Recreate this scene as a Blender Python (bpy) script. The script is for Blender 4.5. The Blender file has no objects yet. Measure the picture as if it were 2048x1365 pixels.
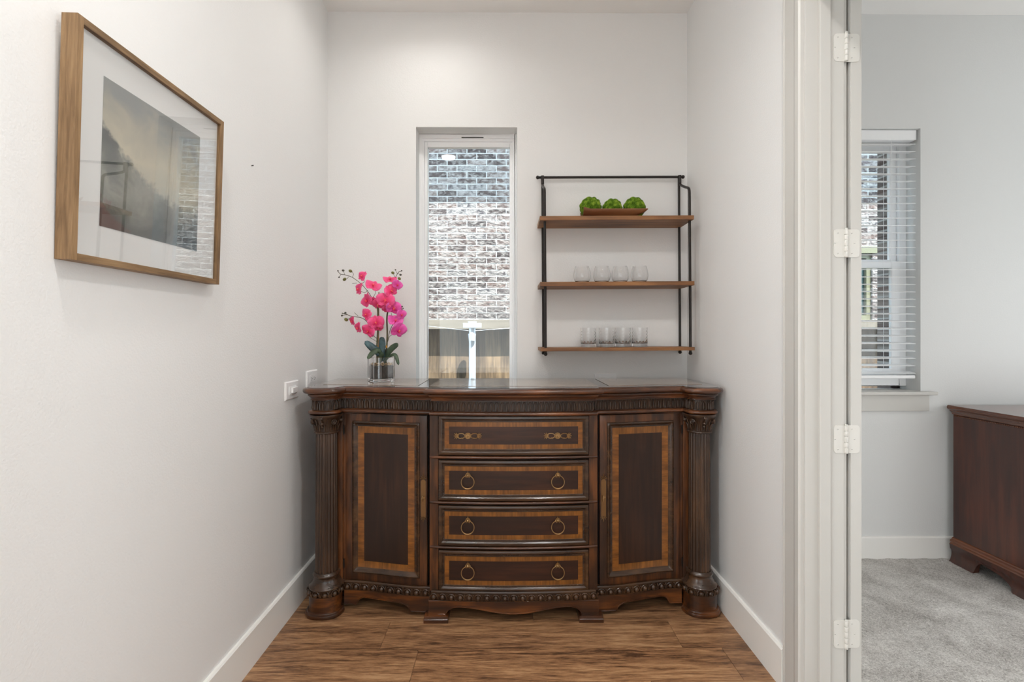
import bpy, bmesh, math, random
from math import sin, cos, pi, sqrt, radians
from mathutils import Vector, Matrix
random.seed(7)
C = bpy.context.scene.collection
S = bpy.context.scene

# ---------------------------------------------------------------- camera, world, sun, exposure
F, CX, CY, YAW, EYE = 960.0, 1020.2, 668.0, 0.0075, 1.275
cam_d = bpy.data.cameras.new('camera'); cam = bpy.data.objects.new('camera', cam_d); C.objects.link(cam)
cam_d.sensor_width = 36; cam_d.lens = 36*F/2048
cam_d.shift_x = (1024-CX)/2048; cam_d.shift_y = (CY-682.5)/2048
cam_d.clip_start = 0.02
cam.location = (0, 0, EYE); cam.rotation_euler = (pi/2, 0, -YAW)
S.camera = cam
S.view_settings.view_transform = 'Standard'; S.view_settings.look = 'None'
S.view_settings.exposure = 0.38; S.view_settings.gamma = 1.0; S.view_settings.use_curve_mapping = False
S.cycles.use_denoising = True
S.cycles.max_bounces = 12; S.cycles.diffuse_bounces = 6; S.cycles.glossy_bounces = 6
S.cycles.transmission_bounces = 12; S.cycles.transparent_max_bounces = 16
S.cycles.sample_clamp_indirect = 6.0
S.cycles.caustics_refractive = True; S.cycles.caustics_reflective = False

w = bpy.data.worlds.new('sky'); S.world = w; w.use_nodes = True
bg = w.node_tree.nodes['Background']; bg.inputs[0].default_value = (0.66, 0.84, 1.0, 1); bg.inputs[1].default_value = 7.2

def light(kind, name, loc, energy, color, rot=(0,0,0), **kw):
    d = bpy.data.lights.new(name, kind); d.energy = energy; d.color = color
    for k, v in kw.items(): setattr(d, k, v)
    o = bpy.data.objects.new(name, d); C.objects.link(o); o.location = loc; o.rotation_euler = rot
    return o
sun_dir = Vector((-0.30, 0.52, -1.15)).normalized()
sun = light('SUN', 'sun', (0, 0, 8), 14.0, (1, .96, .90), angle=0.009)
sun.rotation_euler = sun_dir.to_track_quat('-Z', 'Y').to_euler()
# fill lamps added out of view, behind the camera and in the next room
def aim(loc, tgt): return (Vector(tgt)-Vector(loc)).to_track_quat('-Z', 'Y').to_euler()
light('AREA', 'fill_behind', (0.0, -3.8, 1.0), 22, (.87, .955, 1.0), (pi/2, 0, 0), shape='RECTANGLE', size=2.6, size_y=2.4)  # added frontal fill, no window stands here
light('AREA', 'fill_right_of_hall', (3.5, -1.5, .85), 44, (.85, .95, 1.0), aim((3.5, -1.5, 1.1), (-1, 1.6, 1.7)), shape='RECTANGLE', size=2.0, size_y=2.2)  # added side fill that lifts the left wall and its baseboard
light('AREA', 'fill_left_of_hall', (-3.5, -1.5, .85), 138, (.85, .95, 1.0), aim((-3.5, -1.5, 1.1), (1, 1.9, 1.6)), shape='RECTANGLE', size=2.0, size_y=2.2)  # added side fill that lifts the right wall
light('AREA', 'fill_next_room', (2.7, .72, .95), 12, (.97, .99, 1.0), (pi/2, 0, 0), shape='RECTANGLE', size=2.0, size_y=1.6)  # added fill for the far wall, desk side and carpet
light('AREA', 'fill_next_room_east', (4.9, 1.6, 1.1), 14, (.97, .99, 1.0), (pi/2, 0, pi/2), shape='RECTANGLE', size=1.4, size_y=1.6)  # added fill from the east wall, which has no window

def at(px, py, y):
    """world point seen at photo pixel (px, py) on the plane at depth y"""
    a = (px-CX)/F; b = (CY-py)/F
    dx = a*cos(YAW)+sin(YAW); dy = cos(YAW)-a*sin(YAW)
    return Vector((dx/dy*y, y, EYE + b/dy*y))

# ---------------------------------------------------------------- mesh helper
class MB:
    def __init__(s): s.v = []; s.f = []; s.m = []
    def add(s, vs, fs, mi=0):
        n = len(s.v); s.v += [tuple(p) for p in vs]
        for f in fs: s.f.append([i+n for i in f]); s.m.append(mi)
        return s
    def box(s, x0, x1, y0, y1, z0, z1, mi=0):
        return s.add([(x0,y0,z0),(x1,y0,z0),(x1,y1,z0),(x0,y1,z0),(x0,y0,z1),(x1,y0,z1),(x1,y1,z1),(x0,y1,z1)],
              [(0,3,2,1),(4,5,6,7),(0,1,5,4),(1,2,6,5),(2,3,7,6),(3,0,4,7)], mi)
    def tube(s, pts, r, seg=8, mi=0, cap=True, closed=False):
        pts = [Vector(p) for p in pts]; n = len(pts)
        if not hasattr(r, '__len__'): r = [r]*n
        vs = []; up = None
        for i, p in enumerate(pts):
            if closed: t = pts[(i+1) % n]-pts[i-1]
            else: t = pts[min(i+1, n-1)]-pts[max(i-1, 0)]
            t = t.normalized() if t.length > 1e-9 else Vector((0,0,1))
            if up is None:
                up = t.orthogonal().normalized()
            up = (up - t*up.dot(t))
            up = up.normalized() if up.length > 1e-6 else t.orthogonal().normalized()
            bi = t.cross(up)
            for k in range(seg):
                a = 2*pi*k/seg; vs.append(p+(up*cos(a)+bi*sin(a))*r[i])
        fs = []
        for i in range(n if closed else n-1):
            j = (i+1) % n
            for k in range(seg):
                l = (k+1) % seg; fs.append((i*seg+k, i*seg+l, j*seg+l, j*seg+k))
        if cap and not closed:
            fs.append(tuple(range(seg))[::-1]); fs.append(tuple((n-1)*seg+k for k in range(seg)))
        return s.add(vs, fs, mi)
    def lathe(s, prof, c=(0,0), seg=32, mi=0, rf=None, a0=0, a1=2*pi):
        """prof: (r, z) from bottom up"""
        full = abs(a1-a0-2*pi) < 1e-6; m = seg if full else seg+1
        vs = []
        for r, z in prof:
            for k in range(m):
                a = a0+(a1-a0)*k/seg; rr = r*(rf(a, z) if rf else 1)
                vs.append((c[0]+rr*cos(a), c[1]+rr*sin(a), z))
        fs = []
        for i in range(len(prof)-1):
            for k in range(seg):
                l = (k+1) % m; fs.append((i*m+k, i*m+l, (i+1)*m+l, (i+1)*m+k))
        return s.add(vs, fs, mi)
    def ball(s, c, r, su=8, sv=6, mi=0, rot=None):
        """ellipsoid, r may be a triple"""
        if not hasattr(r, '__len__'): r = (r, r, r)
        vs = []; c = Vector(c)
        for j in range(sv+1):
            th = pi*j/sv
            for i in range(su):
                a = 2*pi*i/su; p = Vector((r[0]*sin(th)*cos(a), r[1]*sin(th)*sin(a), -r[2]*cos(th)))
                if rot: p = rot @ p
                vs.append(c+p)
        fs = []
        for j in range(sv):
            for i in range(su):
                l = (i+1) % su; fs.append((j*su+i, j*su+l, (j+1)*su+l, (j+1)*su+i))
        return s.add(vs, fs, mi)
    def grid(s, P, mi=None):
        """P[i][j] points; mi optional function(i,j)"""
        n = len(P); m = len(P[0]); b = len(s.v)
        for row in P:
            for p in row: s.v.append(tuple(p))
        for i in range(n-1):
            for j in range(m-1):
                s.f.append([b+i*m+j, b+i*m+j+1, b+(i+1)*m+j+1, b+(i+1)*m+j]); s.m.append(mi(i, j) if mi else 0)
        return s
    def prism(s, poly, axis, a, b, mi=0):
        """extrude a 2D polygon along an axis (0,1,2)"""
        n = len(poly)
        def P(q, t):
            l = list(q); l.insert(axis, t); return tuple(l)
        vs = [P(q, a) for q in poly]+[P(q, b) for q in poly]
        fs = [tuple(range(n))[::-1], tuple(range(n, 2*n))]+[(i, (i+1) % n, n+(i+1) % n, n+i) for i in range(n)]
        return s.add(vs, fs, mi)
    def xf(s, M, start=0):
        s.v = s.v[:start]+[tuple(M @ Vector(p)) for p in s.v[start:]]; return s
    def build(s, name, mats, parent=None, smooth=False, bevel=0, loc=None, fix=True, angle=35, solid=0):
        me = bpy.data.meshes.new(name); me.from_pydata(s.v, [], s.f)
        if not isinstance(mats, (list, tuple)): mats = [mats]
        for m in mats: me.materials.append(m)
        for p, mi in zip(me.polygons, s.m): p.material_index = mi
        if fix:
            bm = bmesh.new(); bm.from_mesh(me)
            bmesh.ops.remove_doubles(bm, verts=bm.verts, dist=1e-6)
            bmesh.ops.recalc_face_normals(bm, faces=bm.faces); bm.to_mesh(me); bm.free()
        if smooth:
            for p in me.polygons: p.use_smooth = True
            if angle: me.set_sharp_from_angle(angle=radians(angle))
        o = bpy.data.objects.new(name, me); C.objects.link(o)
        if parent: o.parent = parent
        if loc: o.location = loc
        if bevel:
            b = o.modifiers.new('edge', 'BEVEL'); b.width = bevel; b.segments = 2; b.limit_method = 'ANGLE'; b.angle_limit = radians(40)
        if solid:
            b = o.modifiers.new('thickness', 'SOLIDIFY'); b.thickness = solid; b.offset = 0
        return o
def root(name, loc=(0,0,0), rz=0):
    o = bpy.data.objects.new(name, None); C.objects.link(o); o.location = loc; o.rotation_euler = (0,0,rz)
    o.empty_display_size = .05
    return o
def tag(o, label, cat, group=None):
    o['label'] = label; o['category'] = cat
    if group: o['group'] = group
    return o
def struct(o, label, cat='wall'):
    o['kind'] = 'structure'; o['label'] = label; o['category'] = cat; return o
def copy_tree(o, parent=None):
    c = o.copy(); C.objects.link(c); c.parent = parent
    for ch in list(o.children): copy_tree(ch, c)
    return c

# ---------------------------------------------------------------- materials
def srgb(r, g, b):
    f = lambda c: (c/255/12.92) if c/255 <= .04045 else ((c/255+.055)/1.055)**2.4
    return (f(r), f(g), f(b), 1)
def mat(name, col, rough=.5, metal=0, coat=0, spec=None, **kw):
    m = bpy.data.materials.new(name); m.use_nodes = True
    b = m.node_tree.nodes['Principled BSDF']
    b.inputs['Base Color'].default_value = col; b.inputs['Roughness'].default_value = rough
    b.inputs['Metallic'].default_value = metal
    if coat: b.inputs['Coat Weight'].default_value = coat; b.inputs['Coat Roughness'].default_value = kw.get('coat_rough', .08)
    if spec is not None: b.inputs['Specular IOR Level'].default_value = spec
    if 'trans' in kw: b.inputs['Transmission Weight'].default_value = kw['trans']; b.inputs['IOR'].default_value = kw.get('ior', 1.45)
    if 'emit' in kw: b.inputs['Emission Color'].default_value = col; b.inputs['Emission Strength'].default_value = kw['emit']
    return m
class NT:
    def __init__(s, m): s.t = m.node_tree; s.b = s.t.nodes['Principled BSDF']; s.out = s.t.nodes['Material Output']
    def n(s, typ, **kw):
        x = s.t.nodes.new(typ)
        for k, v in kw.items():
            if k.startswith('i_'):
                key = k[2:].replace('_', ' '); x.inputs[key].default_value = v
            else: setattr(x, k, v)
        return x
    def l(s, a, b): s.t.links.new(a, b)
    def coord(s, scale=(1,1,1), rot=(0,0,0), kind='Object'):
        c = s.n('ShaderNodeTexCoord'); mp = s.n('ShaderNodeMapping')
        mp.inputs['Scale'].default_value = scale; mp.inputs['Rotation'].default_value = rot
        s.l(c.outputs[kind], mp.inputs['Vector']); return mp.outputs['Vector']
    def noise(s, vec, scale, detail=4, rough=.5, dist=0):
        x = s.n('ShaderNodeTexNoise'); x.inputs['Scale'].default_value = scale; x.inputs['Detail'].default_value = detail
        x.inputs['Roughness'].default_value = rough; x.inputs['Distortion'].default_value = dist
        if vec is not None: s.l(vec, x.inputs['Vector'])
        return x.outputs['Fac']
    def ramp(s, fac, stops):
        r = s.n('ShaderNodeValToRGB'); e = r.color_ramp.elements
        e[0].position = stops[0][0]; e[0].color = stops[0][1]; e[1].position = stops[-1][0]; e[1].color = stops[-1][1]
        for p, c in stops[1:-1]:
            q = e.new(p); q.color = c
        s.l(fac, r.inputs['Fac']); return r.outputs['Color']
    def mix(s, fac, a, b, mode='MIX'):
        x = s.n('ShaderNodeMix', data_type='RGBA', blend_type=mode)
        if hasattr(fac, 'links'): s.l(fac, x.inputs[0])
        else: x.inputs[0].default_value = fac
        for v, i in ((a, 6), (b, 7)):
            if hasattr(v, 'links'): s.l(v, x.inputs[i])
            else: x.inputs[i].default_value = v
        return x.outputs[2]
    def bump(s, h, strength, dist=.001):
        x = s.n('ShaderNodeBump'); x.inputs['Strength'].default_value = strength; x.inputs['Distance'].default_value = dist
        s.l(h, x.inputs['Height']); s.l(x.outputs['Normal'], s.b.inputs['Normal']); return x
    def math(s, op, a, b=None):
        x = s.n('ShaderNodeMath', operation=op)
        for i, v in enumerate((a, b)):
            if v is None: continue
            if hasattr(v, 'links'): s.l(v, x.inputs[i])
            else: x.inputs[i].default_value = v
        return x.outputs[0]

def wall_paint(name, col, bump=.35):
    m = mat(name, col, .62, spec=.3); t = NT(m); v = t.coord()
    a = t.noise(v, 170, 3, .55); t.bump(a, bump, .0024)
    return m
def wood(name, dark, mid, light_, axis=2, grain=60, blotch=6, rough=.32, coat=.25, contrast=(.3, .5, .72), bump=.08):
    m = mat(name, mid, rough, coat=coat, coat_rough=.16); t = NT(m)
    sc = [1, 1, 1]; sc[axis] = .07
    v = t.coord(tuple(sc)); g = t.noise(v, grain, 6, .62, .4)
    sc2 = [1, 1, 1]; sc2[axis] = .45
    b = t.noise(t.coord(tuple(sc2)), blotch, 3, .5)
    mixf = t.math('ADD', t.math('MULTIPLY', g, .55), t.math('MULTIPLY', b, .45))
    t.l(t.ramp(mixf, [(contrast[0], dark), (contrast[1], mid), (contrast[2], light_)]), t.b.inputs['Base Color'])
    t.bump(g, bump, .001)
    return m

M = {}
M['wall'] = wall_paint('warm_white_wall_paint', srgb(234, 234, 233))
M['wall_next'] = wall_paint('pale_grey_wall_paint', srgb(224, 225, 224), .25)
M['ceiling'] = wall_paint('ceiling_paint', srgb(244, 243, 241), .12)
M['trim'] = mat('gloss_white_trim', srgb(204, 202, 197), .36)
M['vinyl'] = mat('white_vinyl_frame', srgb(248, 249, 250), .35)
M['base'] = mat('satin_white_baseboard', srgb(244, 243, 239), .34)
M['plate'] = mat('white_switch_plastic', srgb(240, 240, 240), .3)
M['hinge'] = mat('painted_hinge', srgb(220, 218, 212), .33)
M['slot'] = mat('dark_slot', srgb(50, 48, 46), .8)
M['carcass'] = wood('walnut_stained_frame', srgb(38, 22, 13), srgb(64, 38, 22), srgb(112, 66, 32), 2, 40, 9, .34, .12, contrast=(.38, .49, .62))
M['carcass_h'] = wood('walnut_stained_rail', srgb(48, 27, 16), srgb(80, 47, 28), srgb(126, 76, 42), 0, 40, 8, .28, .3, contrast=(.38, .5, .63))
M['base_wood'] = wood('rubbed_walnut_base', srgb(36, 19, 10), srgb(70, 38, 17), srgb(130, 74, 30), 0, 30, 9, .28, .3, contrast=(.37, .5, .64))
M['panel'] = wood('dark_mahogany_veneer_upright', srgb(28, 15, 9), srgb(44, 25, 15), srgb(72, 42, 25), 2, 45, 5, .38, .0)
M['panel_h'] = wood('dark_mahogany_veneer', srgb(26, 13, 8), srgb(44, 23, 14), srgb(74, 40, 23), 0, 45, 5, .36, .0)
M['inlay'] = wood('satinwood_band', srgb(76, 44, 16), srgb(128, 78, 30), srgb(168, 108, 44), 0, 110, 26, .3, .15)
M['inlay_v'] = wood('satinwood_band_upright', srgb(72, 42, 15), srgb(122, 76, 29), srgb(162, 104, 42), 2, 110, 26, .3, .15)
M['mould'] = wood('umber_moulding', srgb(34, 22, 14), srgb(60, 40, 25), srgb(98, 68, 42), 0, 40, 12, .27, .3)
M['carved'] = wood('umber_carving', srgb(34, 22, 14), srgb(58, 40, 27), srgb(94, 66, 44), 2, 60, 12, .34, .2)
M['seam'] = mat('shadow_gap_wood', srgb(22, 13, 9), .6)
def stone():
    m = mat('polished_travertine', srgb(150, 130, 112), .12, coat=.6, coat_rough=.02); t = NT(m)
    n = t.noise(t.coord(), 9, 8, .65, 1.2)
    t.l(t.ramp(n, [(.3, srgb(104, 86, 72)), (.5, srgb(150, 130, 112)), (.7, srgb(186, 166, 146))]), t.b.inputs['Base Color'])
    return m
M['stone'] = stone()
M['top_wood'] = wood('polished_top_wood', srgb(40, 24, 17), srgb(60, 37, 26), srgb(84, 54, 37), 0, 40, 6, .1, .9)
M['top_wood'].node_tree.nodes['Principled BSDF'].inputs['Coat Roughness'].default_value = .015
M['brass'] = mat('antique_brass', srgb(166, 134, 92), .33, metal=.9)
M['bronze'] = mat('dark_bronze', srgb(134, 104, 70), .38, metal=.8)
M['iron'] = mat('blackened_steel', srgb(48, 44, 42), .38, metal=.6)
M['shelf'] = wood('rustic_shelf_board', srgb(84, 52, 28), srgb(132, 88, 50), srgb(164, 116, 70), 0, 34, 6, .5, 0, bump=.3, contrast=(.36, .5, .64))
M['tray'] = wood('carved_tray_wood', srgb(84, 48, 28), srgb(120, 74, 44), srgb(146, 98, 60), 0, 30, 8, .42, .1)
M['oak'] = wood('light_oak_frame', srgb(100, 74, 46), srgb(136, 106, 72), srgb(166, 134, 96), 2, 110, 8, .55, 0, bump=.3, contrast=(.36, .5, .64))
M['oak_y'] = wood('light_oak_frame_rail', srgb(96, 72, 46), srgb(130, 102, 70), srgb(160, 130, 94), 1, 110, 8, .55, 0, bump=.3, contrast=(.36, .5, .64))
M['mat'] = mat('white_mat_board', srgb(246, 246, 244), .8)
M['glass'] = mat('clear_glass', (1,1,1,1), .0, trans=1, ior=1.47)
M['desk'] = wood('red_mahogany', srgb(40, 20, 14), srgb(66, 32, 21), srgb(96, 48, 30), 2, 30, 5, .3, .3)
M['desk_trim'] = wood('red_mahogany_moulding', srgb(60, 30, 18), srgb(96, 52, 30), srgb(132, 76, 44), 1, 30, 6, .22, .5)
def pane(name, tint=(.96,.98,.98,1), f0=.08):
    """thin clear sheet: see-through with Schlick reflection"""
    m = bpy.data.materials.new(name); m.use_nodes = True; nt = m.node_tree; nt.nodes.clear()
    o = nt.nodes.new('ShaderNodeOutputMaterial'); mx = nt.nodes.new('ShaderNodeMixShader')
    tr = nt.nodes.new('ShaderNodeBsdfTransparent'); gl = nt.nodes.new('ShaderNodeBsdfGlossy'); lw = nt.nodes.new('ShaderNodeLayerWeight')
    tr.inputs[0].default_value = tint; gl.inputs['Roughness'].default_value = 0; lw.inputs['Blend'].default_value = .5
    p = nt.nodes.new('ShaderNodeMath'); p.operation = 'POWER'; p.inputs[1].default_value = 5
    a = nt.nodes.new('ShaderNodeMath'); a.operation = 'MULTIPLY_ADD'; a.inputs[1].default_value = 1-f0; a.inputs[2].default_value = f0; a.use_clamp = True
    nt.links.new(lw.outputs['Facing'], p.inputs[0]); nt.links.new(p.outputs[0], a.inputs[0])
    nt.links.new(a.outputs[0], mx.inputs[0]); nt.links.new(tr.outputs[0], mx.inputs[1]); nt.links.new(gl.outputs[0], mx.inputs[2])
    nt.links.new(mx.outputs[0], o.inputs[0]); return m
M['pane'] = pane('window_glass', f0=.05)
M['picture_glass'] = pane('picture_glass', (1,1,1,1), .115)
def brick():
    m = mat('whitewashed_brick', srgb(170, 155, 145), .85, spec=.2); t = NT(m)
    c = t.n('ShaderNodeTexCoord'); sp = t.n('ShaderNodeSeparateXYZ'); cb = t.n('ShaderNodeCombineXYZ')
    t.l(c.outputs['Object'], sp.inputs[0]); t.l(sp.outputs[0], cb.inputs[0]); t.l(sp.outputs[2], cb.inputs[1])
    wob = t.n('ShaderNodeTexNoise'); wob.inputs['Scale'].default_value = 9
    t.l(cb.outputs[0], wob.inputs['Vector'])
    dv = t.n('ShaderNodeVectorMath', operation='SCALE'); dv.inputs['Scale'].default_value = .006; t.l(wob.outputs['Color'], dv.inputs[0])
    av = t.n('ShaderNodeVectorMath', operation='ADD'); t.l(cb.outputs[0], av.inputs[0]); t.l(dv.outputs[0], av.inputs[1])
    b = t.n('ShaderNodeTexBrick'); t.l(av.outputs[0], b.inputs['Vector'])
    b.inputs['Scale'].default_value = 1; b.inputs['Brick Width'].default_value = .209; b.inputs['Row Height'].default_value = .0652
    b.inputs['Mortar Size'].default_value = .0055; b.inputs['Mortar Smooth'].default_value = .15; b.offset = .5
    b.inputs['Color1'].default_value = (0,0,0,1); b.inputs['Color2'].default_value = (1,1,1,1); b.inputs['Mortar'].default_value = (0.5,.5,.5,1)
    b.inputs['Bias'].default_value = 0
    sc = t.n('ShaderNodeVectorMath', operation='MULTIPLY'); sc.inputs[1].default_value = (1, 1.6, 1); t.l(cb.outputs[0], sc.inputs[0])
    white = t.noise(sc.outputs[0], 16, 6, .6, .6)
    body = t.ramp(b.outputs['Color'], [(0, srgb(48, 40, 40)), (.35, srgb(68, 56, 54)), (.6, srgb(90, 72, 66)), (1, srgb(54, 53, 58))])
    wm = t.ramp(t.math('ADD', white, t.math('MULTIPLY', b.outputs['Color'], .12)), [(.46, (0,0,0,1)), (.66, (1,1,1,1))])
    col = t.mix(t.math('MULTIPLY', wm, .62), body, srgb(152, 146, 140))
    col = t.mix(b.outputs['Fac'], col, srgb(160, 158, 155))
    t.l(col, t.b.inputs['Base Color'])
    rel = t.noise(sc.outputs[0], 20, 4, .55, .3)
    h = t.math('SUBTRACT', t.math('MULTIPLY', rel, 1.5), t.math('MULTIPLY', b.outputs['Fac'], .9))
    t.bump(h, 1.0, .014)
    return m
M['brick'] = brick()
M['fence'] = wood('weathered_cedar', srgb(66, 54, 42), srgb(100, 84, 66), srgb(134, 114, 90), 2, 60, 7, .85, 0, bump=.5, contrast=(.38, .5, .63))
def _board_tones(m):
    t = NT(m); src = t.b.inputs['Base Color'].links[0].from_socket
    oi = t.n('ShaderNodeObjectInfo'); tone = t.ramp(oi.outputs['Random'], [(0, (.62,.60,.58,1)), (.5, (.9,.88,.86,1)), (1, (1.15,1.12,1.05,1))])
    t.l(t.mix(1.0, src, tone, 'MULTIPLY'), t.b.inputs['Base Color'])
_board_tones(M['fence'])
M['fence_rail'] = wood('weathered_cedar_rail', srgb(92, 85, 74), srgb(114, 107, 96), srgb(136, 128, 116), 0, 22, 5, .85, 0, bump=.4)
M['galv'] = mat('galvanised_steel', srgb(190, 196, 202), .45, metal=.35)
M['soil_out'] = mat('bare_ground', srgb(150, 142, 128), .95)

# ---------------------------------------------------------------- room shell
XL, XR, YB, H = -.984, 1.0, 2.65, 3.05
WT = .13                       # thickness of the wall between the rooms
XN = XR+WT
JY = 1.60                      # face of the door jamb
b = MB()   # wood floor: individual planks
yy = -4.2; row = 0; rows = []
y0 = 2.127 - .184*34
r = 0
plank_cols = []
verts_before = []
k = 0
for r in range(37):
    ya = y0+.184*r; yb = ya+.184-.0012
    if yb < -3.9: continue
    if ya > 2.66: break
    off = {33: -.512, 32: -.354, 34: .12}.get(r, random.uniform(-1.2, 0))
    x = off - 1.228*4
    lo_, hi_ = (-4.1, 5.05) if yb < .3 else (XL-.02, XN+.02)
    while x < hi_:
        xa, xb = max(x, lo_), min(x+1.2265, hi_)
        if xb > xa+.01:
            b.box(xa, xb, ya, min(yb, 2.66), -.012, 0, 0)
            plank_cols += [random.random()]*8
        x += 1.228
fl = b.build('floor', [], fix=False)
ca = fl.data.attributes.new('plank', 'FLOAT', 'POINT')
for i, c in enumerate(plank_cols): ca.data[i].value = c
def floor_mat():
    m = mat('wide_plank_floor', srgb(128, 92, 64), .42, coat=.12, coat_rough=.25); t = NT(m)
    at_ = t.n('ShaderNodeAttribute', attribute_name='plank')
    c = t.n('ShaderNodeTexCoord'); off = t.n('ShaderNodeVectorMath', operation='SCALE'); off.inputs[0].default_value = (13, 7, 5)
    t.l(at_.outputs['Fac'], off.inputs['Scale'])
    ad = t.n('ShaderNodeVectorMath', operation='ADD'); t.l(c.outputs['Object'], ad.inputs[0]); t.l(off.outputs[0], ad.inputs[1])
    mp = t.n('ShaderNodeMapping'); mp.inputs['Scale'].default_value = (.11, 1, 1); t.l(ad.outputs[0], mp.inputs['Vector'])
    g = t.noise(mp.outputs[0], 22, 8, .62, 1.5)
    g2 = t.noise(mp.outputs[0], 130, 5, .7, .2)
    mp2 = t.n('ShaderNodeMapping'); mp2.inputs['Scale'].default_value = (.16, 1.3, 1); t.l(ad.outputs[0], mp2.inputs['Vector'])
    bl = t.noise(mp2.outputs[0], 9, 4, .55, .8)
    # knots: stretched voronoi rings
    mp3 = t.n('ShaderNodeMapping'); mp3.inputs['Scale'].default_value = (.32, 1, 1); t.l(ad.outputs[0], mp3.inputs['Vector'])
    vo = t.n('ShaderNodeTexVoronoi'); vo.inputs['Scale'].default_value = 3.0; t.l(mp3.outputs[0], vo.inputs['Vector'])
    kd = t.math('SUBTRACT', vo.outputs['Distance'], t.math('MULTIPLY', g, .09))
    knot = t.ramp(kd, [(.0, (1,1,1,1)), (.03, (0,0,0,1))])
    f = t.math('ADD', t.math('ADD', t.math('MULTIPLY', g, .38), t.math('MULTIPLY', bl, .27)), t.math('MULTIPLY', g2, .35))
    col = t.ramp(f, [(.41, srgb(84, 58, 40)), (.465, srgb(130, 94, 66)), (.53, srgb(164, 123, 88)), (.61, srgb(192, 152, 113))])
    tone = t.ramp(at_.outputs['Fac'], [(0, (.82,.82,.82,1)), (1, (1.06,1.04,1.0,1))])
    col = t.mix(1.0, col, tone, 'MULTIPLY')
    col = t.mix(t.math('MULTIPLY', knot, .75), col, srgb(62, 42, 30))
    t.l(col, t.b.inputs['Base Color']); t.bump(f, .12, .002)
    return m
fl.data.materials.append(floor_mat())
struct(fl, 'brown wood-look plank floor running across the alcove', 'floor')

b = MB(); b.box(XL-.05, XN, .5, YB+.02, -.06, -.0125); b.box(-4.2, 5.2, -4.0, .5, -.06, -.0125); b.build('floor', M['seam'])
struct(bpy.data.objects['floor.001'], 'dark underlay just below the wood planks', 'floor')

b = MB(); b.box(-4.2, 5.2, -4.1, YB+.2, H, H+.12); struct(b.build('ceiling', M['ceiling']), 'plain white painted ceiling', 'ceiling')
# window openings
W1 = (at(832, 257, YB).x, at(1034.5, 257, YB).x, .80, at(900, 254.5, YB).z)
W2R = at(1841, 260, YB).x; W2 = (W2R-.93, W2R, at(1800, 783, YB).z, at(1800, 257, YB).z)
def wall_with_hole(x0, x1, holes, y0, y1, z0, z1):
    b = MB(); xs = x0
    for (a, c, lo, hi) in holes:
        b.box(xs, a, y0, y1, z0, z1); b.box(a, c, y0, y1, z0, lo); b.box(a, c, y0, y1, hi, z1); xs = c
    b.box(xs, x1, y0, y1, z0, z1); return b
struct(wall_with_hole(XL-.15, XN-.06, [W1], YB, YB+.14, 0, H).build('wall_back', M['wall']), 'white textured back wall holding the tall narrow window')
struct(wall_with_hole(XN-.06, 5.2, [W2], YB, YB+.14, 0, H).build('wall_far', M['wall_next']), 'pale grey far wall of the carpeted room with the blind')
# outer brick skins
ob = MB(); ob.box(-3, W2[0]-.05, YB+.19, YB+.29, -.4, 1.0-.25)
o = wall_with_hole(-3, 5.4, [(W1[0]-.16, W1[1]+.16, .75, W1[3]+.2), (W2[0], W2[1]-.055, W2[2]-.03, W2[3]+.03)], YB+.1405, YB+.24, -.4, H).build('wall_outer', M['brick'])
struct(o, 'brick outer face of the house seen at the edge of the blind window')
b = MB(); b.box(XL-.15, XL, .3, YB, 0, H); b.box(-4.2, XL-.15, .3, .42, 0, H); b.box(-4.2, -4.05, -4.0, .3, 0, H); struct(b.build('wall_left', M['wall']), 'white textured left wall with the framed picture')
b = MB(); b.box(XR, XN, JY+.02, YB, 0, H); b.box(XR, XN, .4, .66, 0, H); b.box(XN, 5.05, .4, .52, 0, H); b.box(XR, XN, .66, JY+.02, 2.47, H)
struct(b.build('wall_right', M['wall']), 'white right wall that ends at the doorway')
b = MB(); b.box(-4.2, 5.2, -4.15, -4.0, 0, H); struct(b.build('wall_front', M['wall']), 'plain wall far behind the photographer')
b = MB(); b.box(5.05, 5.2, -4.0, YB, 0, H); struct(b.build('wall_east', M['wall_next']), 'pale grey wall closing the carpeted room')
# carpet
CZ = .032
def carpet_mat():
    m = mat('grey_cut_pile_carpet', srgb(176, 172, 167), .95, spec=.1); t = NT(m)
    v = t.coord(); f = t.noise(v, 190, 3, .75); g = t.noise(v, 5, 4, .6, .5); h = t.noise(v, 60, 3, .6)
    mx = t.math('ADD', t.math('ADD', t.math('MULTIPLY', f, .5), t.math('MULTIPLY', g, .32)), t.math('MULTIPLY', h, .18))
    t.l(t.ramp(mx, [(.38, srgb(146, 141, 136)), (.5, srgb(204, 200, 195)), (.62, srgb(244, 241, 237))]), t.b.inputs['Base Color'])
    t.bump(mx, .9, .012); return m
b = MB(); P = []
nx, ny = 90, 110
for j in range(ny+1):
    P.append([(XN-.02+3.0*i/nx, .52+2.13*j/ny, CZ+.0035*(math.sin(i*1.7+j*.9)*math.sin(j*1.3-i*.4))+random.uniform(-.0015, .0015)) for i in range(nx+1)])
b.grid(P); b.box(XN+2.98, 5.05, .52, YB, 0, CZ); b.box(XN-.02, XN+2.98, .52, YB, 0, CZ-.012)
cp = b.build('floor', carpet_mat(), smooth=True, fix=False)
struct(cp, 'mottled light grey cut-pile carpet in the next room', 'carpet')

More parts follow.
